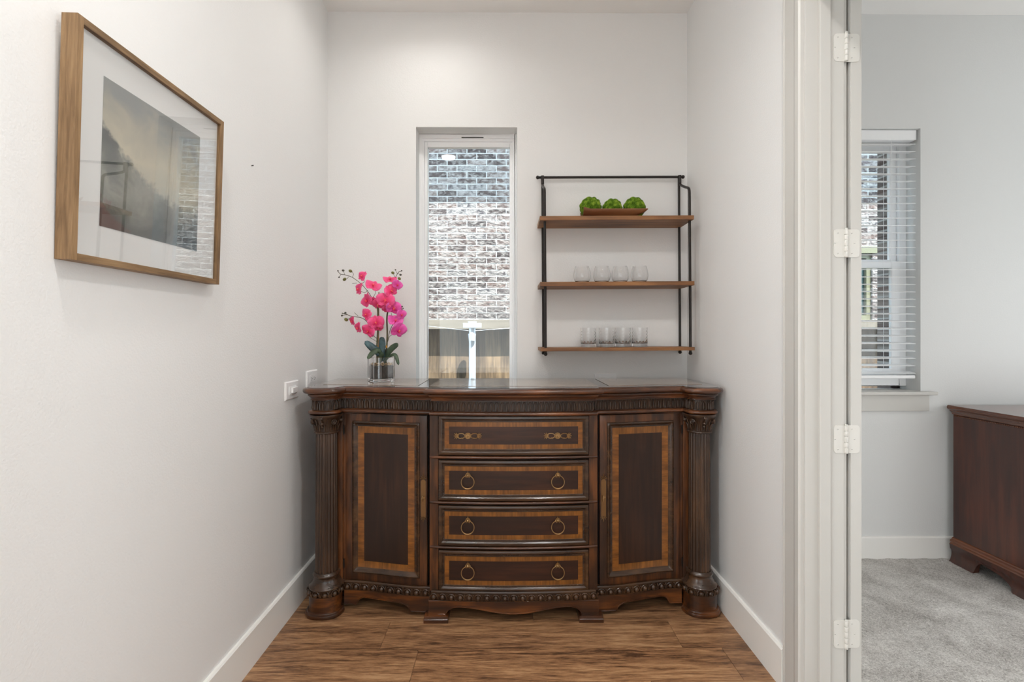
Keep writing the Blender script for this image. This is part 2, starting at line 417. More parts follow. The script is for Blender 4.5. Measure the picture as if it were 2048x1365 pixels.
# baseboards (small bevelled top edge)
def baseboard(name, p0, p1, nrm, h=.145, t=.014, z0=0, label=''):
    p0 = Vector(p0); p1 = Vector(p1); n = Vector(nrm)
    prof = [(0, z0), (t, z0), (t, z0+h-.006), (t-.005, z0+h), (0, z0+h)]
    vs = []
    for p in (p0, p1):
        for d, z in prof: vs.append((p.x+n.x*d, p.y+n.y*d, z))
    k = len(prof); fs = [tuple(range(k)), tuple(range(k, 2*k))[::-1]]+[(i, (i+1) % k, k+(i+1) % k, k+i) for i in range(k)]
    return struct(MB().add(vs, fs).build(name, M['base']), label, 'baseboard')
baseboard('baseboard_left', (XL, .3, 0), (XL, YB, 0), (1, 0, 0), label='white baseboard along the left wall')
baseboard('baseboard_right', (XR, 1.714, 0), (XR, YB, 0), (-1, 0, 0), label='short white baseboard on the right wall')
baseboard('baseboard_back', (XL+.014, YB, 0), (XR-.014, YB, 0), (0, -1, 0), label='white baseboard behind the sideboard')
baseboard('baseboard_far', (XN, YB, 0), (5.05, YB, 0), (0, -1, 0), h=.125, z0=CZ-.006, label='white baseboard above the grey carpet')

# ---------------------------------------------------------------- doorway: casing, jamb, open door with hinges
# casing on the alcove side of the right wall, next to the jamb
b = MB()
prof = [(0, 0), (.012, 0), (.018, .004), (.018, .022), (.014, .028), (.011, .040), (.011, .092), (.0135, .100), (.010, .106), (0, .106)]
poly = [(XR-d, JY+.006+s) for d, s in prof]
b.prism(poly, 2, 0, 2.55)
struct(b.build('trim_1', M['trim']), 'white door casing on the right wall beside the baseboard', 'door casing')
jx0, jx1 = XR-.012, XN+.002
b = MB(); b.box(XR-.0005, jx1, JY, JY+.0199, 0, 2.46)
struct(b.build('trim_2', M['trim'], bevel=.0012), 'white door jamb at the end of the right wall', 'door jamb')
b = MB()
sx0, sx1 = at(1640, 600, JY-.012).x, at(1662, 600, JY-.012).x
b.box(sx0, sx1, JY-.012, JY, 0, 2.44)
struct(b.build('trim_3', M['trim'], bevel=.002), 'white door stop strip on the jamb', 'door stop')
b = MB(); b.box(XR, XN, .68, JY-.012, 2.44, 2.468); b.box(XR, XN, .66, .68, 0, 2.46)
struct(b.build('trim_4', M['trim']), 'white head and opposite jamb of the doorway', 'door jamb')
b = MB(); b.box(XN+.0025, XN+.013, JY+.006, JY+.10, 0, 2.53)
struct(b.build('trim_5', M['trim']), 'white door casing on the carpeted side of the doorway', 'door casing')
dx0, dx1 = at(1701.5, 600, JY+.002).x, at(1723.5, 600, JY+.002).x
door = root('door_1', (0,0,0)); struct(door, 'white door swung fully open, seen edge-on at the doorway', 'door')
b = MB(); b.box(dx0, dx1, JY+.002, JY+.80, CZ+.012, 2.435)
leaf = b.build('door_leaf', M['trim'], door, bevel=.0015)
for ix, py in enumerate((95.5, 487, 879, 1269)):
    z = at(1690, py, JY).z; hh = .047
    hx = (dx0+at(1689.5, 600, JY).x)/2
    hx = at(1693, 600, JY-.006).x
    b = MB()
    def leafpoly(xa, xb, r=.012, flip=False):
        pts = []
        # xb is the rounded side
        s_ = 1 if xb > xa else -1
        for (cx, cz, a0) in ((xb-s_*r, z+hh-r, 0), (xb-s_*r, z-hh+r, 1)):
            rng = range(0, 7) if a0 == 0 else range(0, 7)
            for q in rng:
                a = (pi/2)*(1-q/6) if a0 == 0 else -(pi/2)*(q/6)
                pts.append((cx+s_*r*cos(a), cz+r*sin(a)))
        pts += [(xa, z-hh), (xa, z+hh)]
        return pts
    b.prism(leafpoly(hx-.001, at(1667, 600, JY).x), 1, JY-.0022, JY+.0005)
    b.prism(leafpoly(hx+.001, dx1-.008), 1, JY-.0002, JY+.0025)
    hg = b.build('hinge', M['hinge'], door, bevel=.0004)
    b = MB(); g = .0008; zz = [-.047, -.028, -.010, .010, .028, .047]
    for a, c in zip(zz[:-1], zz[1:]):
        b.lathe([(.0001, z+a+g), (.0052, z+a+g), (.0056, z+a+g*2), (.0056, z+c-g*2), (.0052, z+c-g), (.0001, z+c-g)], (hx, JY-.0052), 14)
    b.lathe([(.0001, z+.047), (.0048, z+.047), (.004, z+.0505), (.0001, z+.051)], (hx, JY-.0052), 14)
    b.lathe([(.003, z-.047), (.003, z+.047)], (hx, JY-.0052), 10)
    b.build('hinge_pin', M['hinge'], hg, smooth=True)
    for sx, xs in ((-1, (hx-.026, hx-.036, hx-.026)), (1, (hx+.022, hx+.031, hx+.022))):
        for sxx, dz in zip(xs, (.034, 0, -.034)):
            b = MB(); yf = JY-.0022 if sx < 0 else JY-.0002
            b.prism([(sxx+.0028*cos(a*pi/5), z+dz+.0028*sin(a*pi/5)) for a in range(10)], 1, yf-.0009, yf)
            b.prism([(sxx-.0018, z+dz-.0005), (sxx+.0018, z+dz-.0005), (sxx+.0018, z+dz+.0005), (sxx-.0018, z+dz+.0005)], 1, yf-.00105, yf-.0008, 1)
            b.build('screw', [M['hinge'], M['slot']], hg)

# ---------------------------------------------------------------- window 1 (tall, fixed)
def frame_ring(b, x0, x1, z0, z1, wl, wr, wt, wb, y0, y1):
    b.box(x0, x0+wl, y0, y1, z0, z1); b.box(x1-wr, x1, y0, y1, z0, z1)
    b.box(x0+wl, x1-wr, y0, y1, z1-wt, z1); b.box(x0+wl, x1-wr, y0, y1, z0, z0+wb)
x0, x1, z0, z1 = W1
win = root('window_1', ((x0+x1)/2, YB, z0)); struct(win, 'tall narrow fixed window looking onto a brick wall', 'window')
ox, oy, oz = win.location
YW = YB+.09
b = MB()
frame_ring(b, x0, x1, z0, z1, .016, .012, .024, .03, YW, YW+.05)
frame_ring(b, x0+.015, x1-.011, z0+.02, z1-.023, .014, .014, .016, .02, YW+.008, YW+.05)
b.xf(Matrix.Translation((-ox,-oy,-oz))); b.build('window_frame', M['vinyl'], win, bevel=.002)
b = MB(); frame_ring(b, x0+.028, x1-.024, z0+.03, z1-.038, .018, .016, .030, .03, YW+.018, YW+.05)
b.xf(Matrix.Translation((-ox,-oy,-oz))); b.build('glazing_bead', M['vinyl'], win, bevel=.003)
b = MB(); b.box(x0+.03, x1-.03, YW+.034, YW+.038, z0+.04, z1-.05)
b.xf(Matrix.Translation((-ox,-oy,-oz))); b.build('pane', M['pane'], win)
c0, c1 = at(923, 275, YW-.001), at(967, 275, YW-.001)
b = MB(); b.box(c0.x, c1.x, YW-.0015, YW+.002, c0.z-.003, c0.z+.002)
b.xf(Matrix.Translation((-ox,-oy,-oz))); b.build('vent_slot', M['slot'], win)
b = MB(); b.box(x0, x1, YB+.002, YB+.14, z0-.02, z0+.001)
b.xf(Matrix.Translation((-ox,-oy,-oz))); b.build('window_sill', M['trim'], win)

# ---------------------------------------------------------------- window 2 (double hung) with sill and blind
x0, x1, z0, z1 = W2
win = root('window_2', ((x0+x1)/2, YB, z0)); struct(win, 'double-hung window behind the white slatted blind', 'window')
ox, oy, oz = win.location; T = Matrix.Translation((-ox,-oy,-oz)); YW = YB+.095
zm = at(1760, 527, YW).z
b = MB(); frame_ring(b, x0, x1, z0+.02, z1, .04, .04, .05, .05, YW, YW+.045); b.xf(T); b.build('window_frame', M['vinyl'], win, bevel=.002)
b = MB(); frame_ring(b, x0+.04, x1-.04, zm-.02, z1-.05, .038, .038, .04, .045, YW+.022, YW+.042); b.xf(T); b.build('upper_sash', M['vinyl'], win, bevel=.002)
b = MB(); frame_ring(b, x0+.04, x1-.04, z0+.07, zm+.012, .045, .045, .04, .05, YW-.004, YW+.020); b.xf(T); b.build('lower_sash', M['vinyl'], win, bevel=.002)
b = MB(); b.box(x0+.07, x1-.07, YW+.031, YW+.034, zm, z1-.08); b.xf(T); b.build('pane', M['pane'], win)
b = MB(); b.box(x0+.08, x1-.08, YW+.007, YW+.010, z0+.11, zm-.02); b.xf(T); b.build('pane', M['pane'], win)
zs = at(1800, 784, YB-.03).z
b = MB(); b.box(x0-.11, at(1877, 787, YB-.045).x, YB-.045, YB-.0005, zs-.018, zs); b.box(x0+.001, x1-.001, YB-.001, YW+.01, zs-.018, zs); b.xf(T)
b.build('window_sill', M['trim'], win, bevel=.004)
za = at(1800, 823, YB-.018).z
b = MB(); b.box(x0-.06, at(1859, 800, YB-.018).x, YB-.018, YB-.0005, za, zs-.0185); b.xf(T); b.build('sill_apron', M['trim'], win, bevel=.002)
# blind
bl = root('window_blind', ((x0+x1)/2, YB+.04, z1)); tag(bl, 'white horizontal slat blind lowered over the window in the carpeted room', 'blind')
T = Matrix.Translation(-bl.location)
bx0, bx1 = x0+.012, x1-.012
b = MB(); b.box(bx0, bx1, YB+.012, YB+.068, z1-.058, z1-.003); b.xf(T); b.build('headrail', M['vinyl'], bl, bevel=.003)
zr = at(1800, 757, YB+.04).z
b = MB(); n = 0; zt = z1-.075; zbot = zr+.035; step = (zt-zbot)/31
for i in range(32):
    z = zt-step*i; til = .16
    pr = []
    for k in range(7):
        s_ = (k/6-.5)*.05; pr.append((YB+.042+s_*cos(til), z+s_*sin(til)-.0016*(1-(2*k/6-1)**2)*-1))
    poly = pr+[(p[0], p[1]-.0026) for p in pr[::-1]]
    b.prism(poly, 0, bx0, bx1)
b.xf(T); b.build('slats', M['vinyl'], bl)
b = MB(); b.box(bx0, bx1, YB+.018, YB+.066, zr, zr+.018); b.xf(T); b.build('bottom_rail', M['vinyl'], bl, bevel=.004)
for cx in (bx1-.14, bx1-.47, bx0+.12):
    b = MB(); b.tube([(cx, YB+.014, zr+.01), (cx, YB+.014, z1-.04)], .0009, 5); b.tube([(cx, YB+.07, zr+.01), (cx, YB+.07, z1-.04)], .0009, 5)
    b.xf(T); b.build('ladder_cord', M['vinyl'], bl)

# ---------------------------------------------------------------- outside
YN = 5.1
b = MB()
nw0, nw1 = at(1745, 600, YN).x, at(1745, 640, YN)
hw = (at(1690, 600, YN).x-.55, nw0, at(1730, 640, YN).z, at(1730, 507, YN).z)
o = wall_with_hole(-6, 9, [hw], YN, YN+.2, -.4, 6.2).build('neighbouring_house', M['brick'])
nh = root('neighbour_house', (0, YN, -.4)); o.parent = nh; o.location = (0, -YN, .4); o.name = 'brick_wall'
tag(nh, 'whitewashed brick house wall seen through the windows beyond the fence', 'house')
M['soffit'] = mat('painted_soffit', srgb(200, 196, 188), .7)
b = MB(); b.box(-6, 9, YN-.62, YN+.2, 4.20, 4.27); b.box(-6, 9, YN-.66, YN-.62, 4.12, 4.39); b.box(-6, 9, YN-.62, YN+1.2, 4.27, 4.37)
b.build('eave', M['soffit'], nh, loc=(0, -YN, .4))
M['shutter'] = mat('dark_green_window', srgb(40, 62, 62), .25)
M['tan'] = mat('tan_window_trim', srgb(104, 102, 78), .6)
b = MB(); b.box(hw[0], hw[1], YN+.05, YN+.12, hw[2], hw[3])
w3 = b.build('window', M['shutter'], nh, loc=(0, -YN, .4))
b = MB(); frame_ring(b, hw[0], hw[1], hw[2], hw[3], .05, .05, .05, .05, YN+.02, YN+.10); b.build('window_trim', M['tan'], w3)
b = MB(); b.box(hw[0]-.05, hw[1]+.05, YN-.012, YN+.02, hw[3], hw[3]+.07); b.build('lintel', M['tan'], w3)
struct(MB().box(-8, 10, YB+.2, 9, -.5, -.3).build('ground', M['soil_out']), 'bare ground between the two houses', 'ground')
# roof edge of this house above the windows
b = MB(); b.box(-4, 6.2, -4.5, YB+.55, H+.13, H+.22); struct(b.build('roof', M['soffit']), 'roof edge above the windows', 'roof')

# fence: pickets, top rail, posts
YF = 4.55
zt = at(950, 640, YF-.115).z; zb = at(950, 658.5, YF-.115).z
fr = root('wooden_fence', (0, YF, -.3)); tag(fr, 'weathered vertical board fence outside the tall window and the blind', 'fence')
xf0 = -2.2
b = MB(); b.box(-2.2, 6.2, YF-.115, YF-.001, zb, zt); b.build('top_rail', M['fence_rail'], fr, loc=(0, -YF, .3), bevel=.002)
x = at(881, 700, YF).x - .1425*15
k = 0
while x < 6.2:
    b = MB(); b.box(x+.0002, x+.1423, YF+random.uniform(0, .005), YF+.018, -.28, zt-.005); b.build('picket', M['fence'], fr, loc=(0, -YF, .3))
    x += .1425
# galvanised post with bracket and wires in front of the fence
px0, px1 = at(938, 700, 4.35), at(951.5, 700, 4.35)
gp = root('steel_post', ((px0.x+px1.x)/2, 4.35, -.3)); tag(gp, 'bright galvanised steel post with cross bracket before the fence', 'post')
T = Matrix.Translation(-gp.location); cx = gp.location.x; ztop = at(945, 646, 4.35).z
b = MB(); b.tube([(cx, 4.35, -.3), (cx, 4.35, ztop)], .031, 20); b.xf(T); b.build('pole', M['galv'], gp, smooth=True)
b = MB(); b.box(at(926, 650, 4.3).x, at(963, 650, 4.3).x, 4.30, 4.315, at(926, 656, 4.3).z, at(926, 647, 4.3).z); b.tube([(cx, 4.35, ztop-.05), (cx, 4.35, ztop+.012)], .040, 20)
b.xf(T); b.build('bracket', M['galv'], gp, bevel=.002)
b = MB(); b.tube([(cx, 4.318, at(943, 668, 4.31).z), (cx, 4.318, at(943, 682, 4.31).z)], [.036, .03], 16); b.xf(T); b.build('clamp', M['galv'], gp, smooth=True)
b = MB()
for (sx, ex, ez) in ((-1, at(700, 620, 4.33).x, at(858, 630, 4.33).z), (1, at(1180, 620, 4.33).x, at(858, 640, 4.33).z)):
    z_ = at(943, 662, 4.3).z
    b.tube([(cx+sx*.03, 4.30, z_), ((cx+ex)/2, 4.30, (z_+ez)/2-.012), (ex, 4.30, ez)], .0022, 5)
b.xf(T); b.build('wire', M['galv'], gp)

exec_parts = True
# ---------------------------------------------------------------- carved sideboard
SB = root('sideboard', (.032, 2.60, 0)); tag(SB, 'dark carved wooden sideboard with stone-inlaid top and fluted columns against the back wall', 'sideboard')
UC, US, UD = .378, .388, .785
def Vref(u):
    u = abs(u)
    if u <= UC: return .470+.018*(1-(u/UC)**2)
    if u <= UD:
        t = (u-US)/(UD-US); t = max(0, min(1, t)); s_ = t*t*(3-2*t); return .440-.060*s_
    return .380
def ref_path():
    """one half, from the centre outwards; returns list of (u, v) and corner flags"""
    pts = [(UC*i/14, Vref(UC*i/14)) for i in range(15)]
    pts += [(UC+.001, .440)]
    pts += [(US+(UD-US)*i/18, Vref(US+(UD-US)*i/18)) for i in range(1, 19)]
    # diagonal return and bowed corner bay
    c = (.8625, .375); rx, ry = .0775, .080
    pts += [(.7855, .396)]
    for i in range(0, 17):
        a = pi - (pi)*i/16
        a = radians(168)-radians(168-0)*i/16
        x_ = c[0]+rx*(abs(cos(a))**.75)*(1 if cos(a) > 0 else -1); y_ = c[1]+ry*(abs(sin(a))**.75)
        if y_ > .397: pts.append((x_, y_))
    pts += [(.94, .38), (.94, .30), (.94, .15), (.94, .003)]
    return pts
def offset_path(pts, d):
    out = []
    n = len(pts)
    for i, p in enumerate(pts):
        a = pts[max(i-1, 0)]; c = pts[min(i+1, n-1)]
        def nr(p, q):
            dx, dy = q[0]-p[0], q[1]-p[1]; l = math.hypot(dx, dy) or 1; return (-dy/l, dx/l)
        n1 = nr(a, p) if i > 0 else None; n2 = nr(p, c) if i < n-1 else None
        if n1 is None: n1 = (0, 1)
        if n2 is None: n2 = n1
        mx, my = n1[0]+n2[0], n1[1]+n2[1]; l = math.hypot(mx, my) or 1; mx /= l; my /= l
        k = min(1/max(.35, mx*n1[0]+my*n1[1]), 1.6)
        out.append((p[0]+mx*d*k, p[1]+my*d*k))
    return out
HALF = ref_path()
def full_path(d):
    h = offset_path(HALF, d)
    h = [(u, max(v, .003)) for u, v in h]
    return [(-u, v) for u, v in h[::-1]][:-1]+h
def sweep(prof, cap=False, top=False, bottom=False):
    """prof: list of (offset, z)"""
    b = MB(); rings = [[(u, -v, z) for u, v in full_path(d)] for d, z in prof]
    b.grid(rings)
    if cap:
        for ring in (rings[0], rings[-1]):
            # fill between front outline and the straight back edge in strips
            n = len(ring); z = ring[0][2]; vs = []; fs = []
            for i in range(n): vs += [ring[i], (ring[i][0], -.003, z)]
            for i in range(n-1): fs.append((2*i, 2*i+2, 2*i+3, 2*i+1))
            b.add(vs, fs)
    return b
def arc_prof(d, z0, z1, bulge, n=6):
    """half round moulding between z0 and z1 protruding bulge from offset d"""
    return [(d+bulge*sin(pi*i/n), z0+(z1-z0)*(1-cos(pi*i/n))/2) for i in range(n+1)]
TZ = 1.034
# top slab: bullnose
pr = [(-.004, TZ-.030)]+[(.006+.014*sin(pi*i/8), TZ-.028+(.0245)*(1-cos(pi*i/8))/2) for i in range(9)]+[(.004, TZ-.0025), (.001, TZ)]
b = sweep(pr, cap=True)
top = b.build('top', M['top_wood'], SB, smooth=True, angle=30)
# front face of the top bullnose is lighter rubbed wood: a fitted edge moulding
b = sweep([(.0062+.0145*sin(pi*i/8), TZ-.0285+.025*(1-cos(pi*i/8))/2) for i in range(9)])
b.build('edge_moulding', M['carcass_h'], SB, smooth=True)
# stone panels laid flush in the top
for (ua, ub) in ((-.90, -.44), (-.385, .385), (.44, .90)):
    b = MB(); N = 24; lo = []; hi = []
    for i in range(N+1):
        u = ua+(ub-ua)*i/N; v = min(Vref(u)-.05, .40) if abs(u) < .8 else .33-.1*(abs(u)-.8)
        lo.append((u, -.045, TZ+.0012)); hi.append((u, -v, TZ+.0012))
    b.grid([lo, hi]); b.grid([hi, [(p[0], p[1], TZ-.004) for p in hi]]); b.grid([[(p[0], p[1], TZ-.004) for p in lo], lo])
    b.build('stone_panel', M['stone'], top)
# cornice under the top: fillet, cove, bead
b = sweep([(-.004, TZ-.030), (-.001, TZ-.032), (-.001, TZ-.037), (-.003, TZ-.040), (-.010, TZ-.045), (-.014, TZ-.052), (-.014, TZ-.053)]+arc_prof(-.014, TZ-.053, TZ-.059, .004, 5)+[(-.02, TZ-.060)])
b.build('cornice', M['carcass_h'], SB, smooth=True, angle=40)
# frieze with carved leaves
FZ0, FZ1 = .928, .975
b = sweep([(-.024, FZ0-.004), (-.024, FZ1+.002)])
path = full_path(-.022)
def walk(path, spacing, fn, edge=.35):
    """evenly spaced stations on each smooth run of the path"""
    runs = []; cur = [path[0]]
    for i in range(1, len(path)):
        p, q = path[i-1], path[i]
        cur.append(q)
        if i+1 < len(path):
            r_ = path[i+1]
            d1 = Vector((q[0]-p[0], q[1]-p[1])); d2 = Vector((r_[0]-q[0], r_[1]-q[1]))
            if d1.length > 1e-6 and d2.length > 1e-6 and d1.angle(d2) > radians(38):
                runs.append(cur); cur = [q]
    runs.append(cur)
    for run in runs:
        L = [0]
        for a, c in zip(run[:-1], run[1:]): L.append(L[-1]+math.hypot(c[0]-a[0], c[1]-a[1]))
        tot = L[-1]
        if tot < spacing*.8: continue
        n = max(1, round(tot/spacing)); sp = tot/n
        for k in range(n):
            s_ = (k+.5)*sp
            j = max(i for i in range(len(L)) if L[i] <= s_); j = min(j, len(run)-2)
            t = (s_-L[j])/max(L[j+1]-L[j], 1e-9)
            a, c = run[j], run[j+1]
            x_, y_ = a[0]+(c[0]-a[0])*t, a[1]+(c[1]-a[1])*t
            dx, dy = c[0]-a[0], c[1]-a[1]; l = math.hypot(dx, dy)
            fn(x_, y_, dx/l, dy/l, sp)
def leaf_(x_, y_, tx, ty, sp):
    if y_ < .1: return
    n = Vector((-ty, tx)); t = Vector((tx, ty))
    def W(s_, o, z): return (x_+t.x*s_+n.x*o, -(y_+t.y*s_+n.y*o), z)
    hw_ = sp*.40; pts = []
    for i in range(11):
        a = pi*i/10; z = FZ0+.003 if i in (0, 10) else None
        s_ = -hw_*cos(a); zz = FZ0+.006+(FZ1-FZ0-.012)*(sin(a)**.55)
        if z: zz = z
        pts.append(W(s_, .0005, zz))
    b.tube(pts, .0023, 5, cap=False)
    b.tube([W(0, 0, FZ0+.002), W(0, .002, FZ0+.010), W(0, .001, FZ1-.014), W(0, 0, FZ1-.009)], [.0040, .0046, .0030, .0004], 6)
    b.tube([W(sp*.5, 0, FZ0+.022), W(sp*.5, .0005, FZ1-.006), W(sp*.5, 0, FZ1-.001)], [.0006, .0024, .002], 5)
walk(path, .0245, leaf_)
b.build('frieze', M['carved'], SB, smooth=True, angle=60)
b = sweep([(-.02, .9085)]+arc_prof(-.012, .910, .927, .010, 8)+[(-.02, .928)], cap=False)
b.build('waist_moulding', M['carcass_h'], SB, smooth=True, angle=40)

# carcass body
BODY = -.024
def body_v(u): return Vref(u)+BODY
b = MB()
zc0, zc1 = .093, .912
b.box(-.905, -.885, -.36, -.004, .03, zc1); b.box(.885, .905, -.36, -.004, .03, zc1)
b.box(-.90, .90, -.36, -.34, .10, zc1); b.box(-.90, .90, -.02, -.004, .10, zc1); b.box(-.90, .90, -.34, -.02, .10, .12)
b.build('cabinet_body', M['carcass'], SB)
# centre bay: stiles and inner frame behind the drawers
def curved_slab(b, u0, u1, z0, z1, vf, back, n=16, mi=0):
    us = [u0+(u1-u0)*i/n for i in range(n+1)]
    f = [[(u, -vf(u), z) for u in us] for z in (z0, z1)]; g = [[(u, -back, z) for u in us] for z in (z0, z1)]
    b.grid(f, (lambda i, j: mi)); b.grid(g, (lambda i, j: mi)); b.grid([f[0], g[0]], (lambda i, j: mi)); b.grid([f[1], g[1]], (lambda i, j: mi))
    b.grid([[f[0][0], g[0][0]], [f[1][0], g[1][0]]], (lambda i, j: mi)); b.grid([[f[0][-1], g[0][-1]], [f[1][-1], g[1][-1]]], (lambda i, j: mi))
vc = lambda u: Vref(min(abs(u), UC))+BODY
for s_ in (-1, 1):
    b = MB(); curved_slab(b, *(sorted((s_*.338, s_*.377))), .122, .912, vc, .34, 3)
    b.build('stile', M['carcass'], SB, bevel=.0015)
b = MB(); curved_slab(b, -.338, .338, .122, .912, lambda u: vc(u)-.012, .36); b.build('drawer_frame', M['seam'], SB)
# half-round rails between the drawers
RAILS = [(.7155, .7295), (.5135, .5270), (.3135, .3270)]
for (ra, rb) in RAILS:
    b = MB(); us = [-.377+.754*i/26 for i in range(27)]; rows_ = []
    for k in range(9):
        a = pi*k/8; zz = (ra+rb)/2-cos(a)*(rb-ra)/2
        rows_.append([(u, -(vc(u)-.002+.010*sin(a)*min(1, ((.3775-abs(u))/.008)**.5 if abs(u) < .3775 else 0)), zz) for u in us])
    b.grid(rows_); b.build('rail', M['carcass_h'], SB, smooth=True)

def height_panel(u0, u1, z0, z1, vf, prof, zone, nu, nz, depth):
    """front with moulded border; prof(e) -> offset, zone(e, horizontal) -> material index"""
    E = prof['e']
    def lines(a, c, n):
        l = [a+e for e in E]; r_ = [c-e for e in E][::-1]
        m_ = [l[-1]+(r_[0]-l[-1])*i/n for i in range(1, n)]
        return l+m_+r_
    us = lines(u0, u1, nu); zs = lines(z0, z1, nz); b = MB()
    def off(e):
        e = max(0, e)
        for i in range(len(E)-1):
            if e <= E[i+1]+1e-9:
                t = (e-E[i])/(E[i+1]-E[i]); return prof['o'][i]*(1-t)+prof['o'][i+1]*t
        return prof['o'][-1]
    def e_(u, z): return min(u-u0, u1-u, z-z0, z1-z)
    P = [[(u, -(vf(u)+off(e_(u, z))), z) for u in us] for z in zs]
    def mi(i, j):
        uc, zc = (us[j]+us[j+1])/2, (zs[i]+zs[i+1])/2
        return zone(e_(uc, zc), min(uc-u0, u1-uc) < min(zc-z0, z1-zc))
    b.grid(P, mi)
    bk = lambda row: [(p[0], -(vf(p[0])-depth), p[2]) for p in row]
    b.grid([P[0], bk(P[0])]); b.grid([bk(P[-1]), P[-1]])
    b.grid([[r_[0] for r_ in P], [(r_[0][0], -(vf(u0)-depth), r_[0][2]) for r_ in P]])
    b.grid([[(r_[-1][0], -(vf(u1)-depth), r_[-1][2]) for r_ in P], [r_[-1] for r_ in P]])
    return b
# ---- handles
def scroll(cx, cz, r0, turns, start, s_=1, n=18):
    return [(cx+s_*r0*(1-.75*i/n)*cos(start+turns*2*pi*i/n), cz+r0*(1-.75*i/n)*sin(start+turns*2*pi*i/n)) for i in range(n+1)]
def palmette(b, cx, cz, v, up, size, k=5):
    for i in range(k):
        a = (i-(k-1)/2)*radians(33)
        L = size*(1 if i == (k-1)//2 else .8-.1*abs(i-(k-1)/2))
        dx, dz = sin(a), cos(a)*up
        b.tube([(cx+dx*size*.15, -v-.001, cz+dz*size*.15), (cx+dx*L*.6, -v-.003, cz+dz*L*.6), (cx+dx*L, -v-.0035, cz+dz*L)], [.0008, .0022, .0014], 6)
def ring_pull(parent, u, z, v):
    b = MB(); b.ball((u, -v-.008, z+.021), (.0075, .010, .008), 12, 8); b.tube([(u, -v, z+.021), (u, -v-.006, z+.021)], .010, 14)
    palmette(b, u, z+.020, v, 1, .017, 5)
    b.tube([(u-.012, -v-.004, z+.021), (u-.006, -v-.008, z+.021), (u+.006, -v-.008, z+.021), (u+.012, -v-.004, z+.021)], .0022, 8)
    p = b.build('pull', M['brass'], parent, smooth=True, angle=50)
    b = MB(); R = .0285; n = 40
    pts = []; rr = []
    for i in range(n):
        a = pi/2+2*pi*i/n; pts.append((u+R*cos(a), -v-.010-.003*(1-sin(a)), z-.008+R*sin(a)))
        d = abs(((a-3*pi/2+pi) % (2*pi))-pi); rr.append(.0019+.0014*math.exp(-(d/.6)**2))
    b.tube(pts, rr, 8, closed=True)
    for s_ in (-1, 1): b.ball((u+s_*.006, -v-.016, z-.008-R), (.003, .003, .0026), 8, 6)
    b.tube(scroll_pts(u-.011, z+.014, -1, v), .0017, 6); b.tube(scroll_pts(u+.011, z+.014, 1, v), .0017, 6)
    b.build('ring', M['brass'], p, smooth=True)
def scroll_pts(cx, cz, s_, v):
    return [(cx+s_*.004*cos(a), -v-.010, cz+.004*sin(a)) for a in [pi*1.2*i/8 for i in range(9)]]
def bar_pull(parent, u, z, v):
    b = MB()
    b.tube([(u, -v, z), (u, -v-.004, z)], .014, 20); b.tube([(u, -v-.004, z), (u, -v-.009, z)], [.0115, .009], 20)
    b.ball((u, -v-.011, z-.002), .0045, 10, 8)
    for i in range(8):
        a = 2*pi*i/8; b.ball((u+.0105*cos(a), -v-.006, z+.0105*sin(a)), .0026, 6, 4)
    for s_ in (-1, 1):
        pts = [(u+s_*(.012+.0125*(1-cos(a))/1.0*.0+.018+.017*cos(a)), -v-.004, z+.011*sin(a)) for a in [2*pi*i/20 for i in range(20)]]
        b.tube(pts, .0019, 6, closed=True)
        b.ball((u+s_*.026, -v-.004, z-.010), (.006, .003, .0028), 8, 6)
        for i in range(5):
            a = (i-2)*radians(30); L = (.013, .017, .018, .017, .013)[i]
            bx = u+s_*.045
            b.tube([(bx-s_*.004, -v-.003, z+sin(a)*.003), (bx+s_*cos(a)*L*.6, -v-.004, z+sin(a)*L*.7), (bx+s_*cos(a)*L, -v-.0035, z+sin(a)*L+.003*(1 if i > 2 else -1 if i < 2 else 0))], [.0012, .0026, .0012], 6)
    b.build('pull', M['brass'], parent, smooth=True, angle=50)

DP = {'e': [0, .0015, .004, .0125, .0155, .0185, .0195, .0265, .0275, .0475], 'o': [.004, .0065, .0075, .0075, .005, .0025, .001, .001, .0005, .0005]}
def dzone(e, hor):
    if e < .0272: return 0
    if e < .0476: return 1 if not hor else 2
    return 3
DR = [(.734, .908), (.5305, .7105), (.330, .5085), (.1265, .3085)]
for k, (za_, zb_) in enumerate(DR):
    b = height_panel(-.336, .336, za_, zb_, vc, DP, dzone, 22, 6, .012)
    d = b.build('drawer', [M['mould'], M['inlay_v'], M['inlay'], M['panel_h']], SB, smooth=True, angle=25)
    # row of beads around the band
    b = MB(); e0 = .0228; per = []
    ua, ub, wa, wb = -.336+e0, .336-e0, za_+e0, zb_-e0; sp = .0066
    nU = round((ub-ua)/sp); nZ = round((wb-wa)/sp)
    for i in range(nU+1):
        u = ua+(ub-ua)*i/nU
        for z in (wa, wb): b.ball((u, -(vc(u)+.0015), z), .0027, 6, 4)
    for i in range(1, nZ):
        z = wa+(wb-wa)*i/nZ
        for u in (ua, ub): b.ball((u, -(vc(u)+.0015), z), .0027, 6, 4)
    b.build('beading', M['mould'], d, smooth=True, angle=0)
    zc = (za_+zb_)/2
    for s_ in (-1, 1):
        if k == 0: bar_pull(d, s_*.2-.004, zc-.001, vc(.2)+.0005)
        else: ring_pull(d, s_*.2-.004, zc+.004, vc(.2)+.0005)

